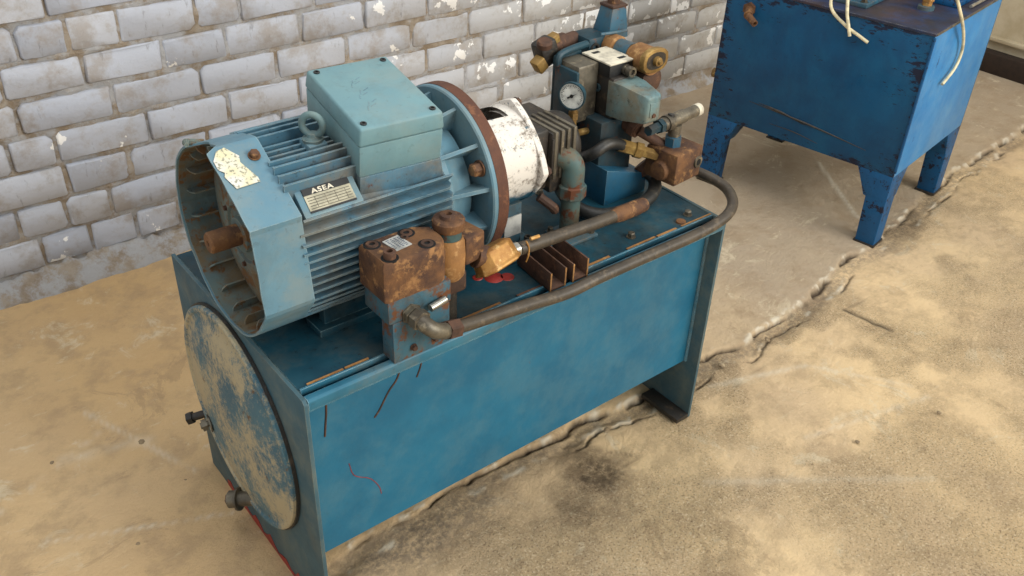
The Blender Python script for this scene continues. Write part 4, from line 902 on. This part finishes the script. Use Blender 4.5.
m = MB(); m.lathe(mq(.10, LA, .42), RMC@V((0, 1, 0)), [(0, .02), (.018, .02), (.018, .014), (.045, .014), (.045, .02), (.06, .02)], 8); m.build('side_fitting', 'brass_dull', mach)
# things on its top plate
zt = ZT+.010
pu = thing('pump_unit', mq(.20, .40, zt), 'pale blue pump foot standing on the second machine top, left part', 'pump')
m = MB(); m.box(mq(.17, .40, zt+.008), (.20, .26, .016), RMC); m.build('foot_plate', 'valve_blue', pu, bevel=.003)
m = MB(); m.box(mq(.19, .40, zt+.07), (.13, .16, .11), RMC); m.lathe(mq(.19, .50, zt+.09), RMC@V((0, -1, 0)), [(0, .05), (.02, .07), (.16, .07), (.18, .05)], 24); m.build('pump_body', 'valve_blue', pu, bevel=.006)
for x, y in ((.09, .29), (.09, .51), (.25, .29), (.25, .51)): inst('bolt', hexbolt(.010, .014, 'steel_grey'), mq(x, y, zt+.016), pu)
bv = thing('brass_valve', mq(.235, .128, zt), 'small brass fitting standing on the second machine near its corner', 'fitting')
m = MB(); m.lathe(mq(.235, .128, zt), (0, 0, 1), [(0, .028), (.012, .028), (.014, .020)], 18); m.build('fitting_base', 'valve_blue', bv)
m = MB(); m.lathe(mq(.235, .128, zt+.013), (0, 0, 1), [(0, .017), (.016, .017), (.016, .021), (.034, .021), (.034, .013), (.06, .013)], 6); m.lathe(mq(.235, .128, zt+.06), (0, 0, 1), [(0, .016), (.03, .016), (.034, .008)], 16); m.build('fitting_body', 'brass', bv)
mb_ = thing('motor_base', mq(.45, .14, zt), 'dark blue motor base bolted on the second machine, right part', 'motor')
m = MB(); m.box(mq(.46, .16, zt+.012), (.27, .22, .024), RMC); m.build('base_plate', 'machine_leg', mb_, bevel=.004)
m = MB(); m.lathe(mq(.34, .17, zt+.125), RMC@V((1, 0, 0)), [(0, .05), (.01, .09), (.20, .09), (.22, .07)], 28); m.box(mq(.45, .17, zt+.05), (.14, .12, .06), RMC); m.build('motor_shell', 'machine_leg', mb_)
for x, y in ((.345, .07), (.575, .07), (.345, .25)): inst('bolt', hexbolt(.011, .016, 'dark_oily'), mq(x, y, zt+.024), mb_)
m = MB(); m.tube([mq(.36, .02, zt+.008), mq(.48, .016, zt+.010), mq(.62, .02, zt+.008)], .006, 8, 4); tag(m.build('steel_rod', 'bright_steel'), 'bright steel rod lying along the second machine top edge', 'rod')
def cable(pts, label, r=.0055):
    o = MB().tube(pts, r, 10, 8).build('cable', 'cable_cream'); tag(o, label, 'cable', 'cream cables hanging over the second machine'); return o
cable([mq(.05, .36, zt+.19), mq(.02, .375, zt+.08), mq(-.012, .36, .815), mq(-.014, .30, .77), mq(-.012, .235, .742), mq(-.012, .205, .73)], 'longer cream cable of the crossing pair hanging over the left panel')
cable([mq(.06, .33, zt+.20), mq(.02, .325, zt+.08), mq(-.014, .30, .815), mq(-.022, .28, .77), mq(-.022, .268, .738)], 'shorter cream cable of the crossing pair hanging over the left panel')
cable([mq(.12, .08, zt+.22), mq(.11, .03, zt+.14), mq(.16, -.02, .825), mq(.265, -.016, .73), mq(.295, -.014, .67), mq(.27, -.014, .625), mq(.185, -.014, .592)], 'single cream cable curving down the lit right panel', .0055)

# ------------------------------------------------------------------ loose bits on the floor
rg = random.Random(12); lib = []
for k in range(4):
    m = MB(); st = []
    m.lathe((0, 0, 0), (0, 0, 1), [(-.3, .5), (0, .95), (.35, .8), (.6, .35)], 7); m.v = [(x*rg.uniform(.7, 1.2), y*rg.uniform(.7, 1.2), z*rg.uniform(.7, 1.1)) for x, y, z in m.v]; lib.append(m.mesh('stone_chip', 'chip_stone', ang=20))
spots = [(-.33, .86, .009, 'stone chip on the bare floor left of the tank, nearest the brick wall'), (-.12, .80, .011, 'largest stone chip on the floor beside the round tank cover'),
         (-.25, .47, .008, 'stone chip on the floor near the left picture edge'), (-.08, .60, .007, 'small stone chip on the floor just behind the drain plug'),
         (1.45, -.35, .008, 'stone chip on the open floor right of the oil stain'), (1.75, -.42, .009, 'stone chip far out on the pale floor near the right edge'),
         (1.40, .10, .013, 'concrete crumb in the floor joint beside the tank far foot'), (1.62, .10, .012, 'concrete crumb in the floor joint midway to the second machine'),
         (.92, .10, .010, 'concrete crumb under the front panel near the oil stain')]
for k, (x, y, s, lab_) in enumerate(spots):
    o = bpy.data.objects.new('stone_chip', lib[k % 4]); COL.objects.link(o); o.location = (x, y, -.002+.25*s); o.scale = (s, s*rg.uniform(.7, 1), s*.7); o.rotation_euler.z = rg.uniform(0, 6)
    tag(o, lab_, 'stone', 'stone chips on the floor')
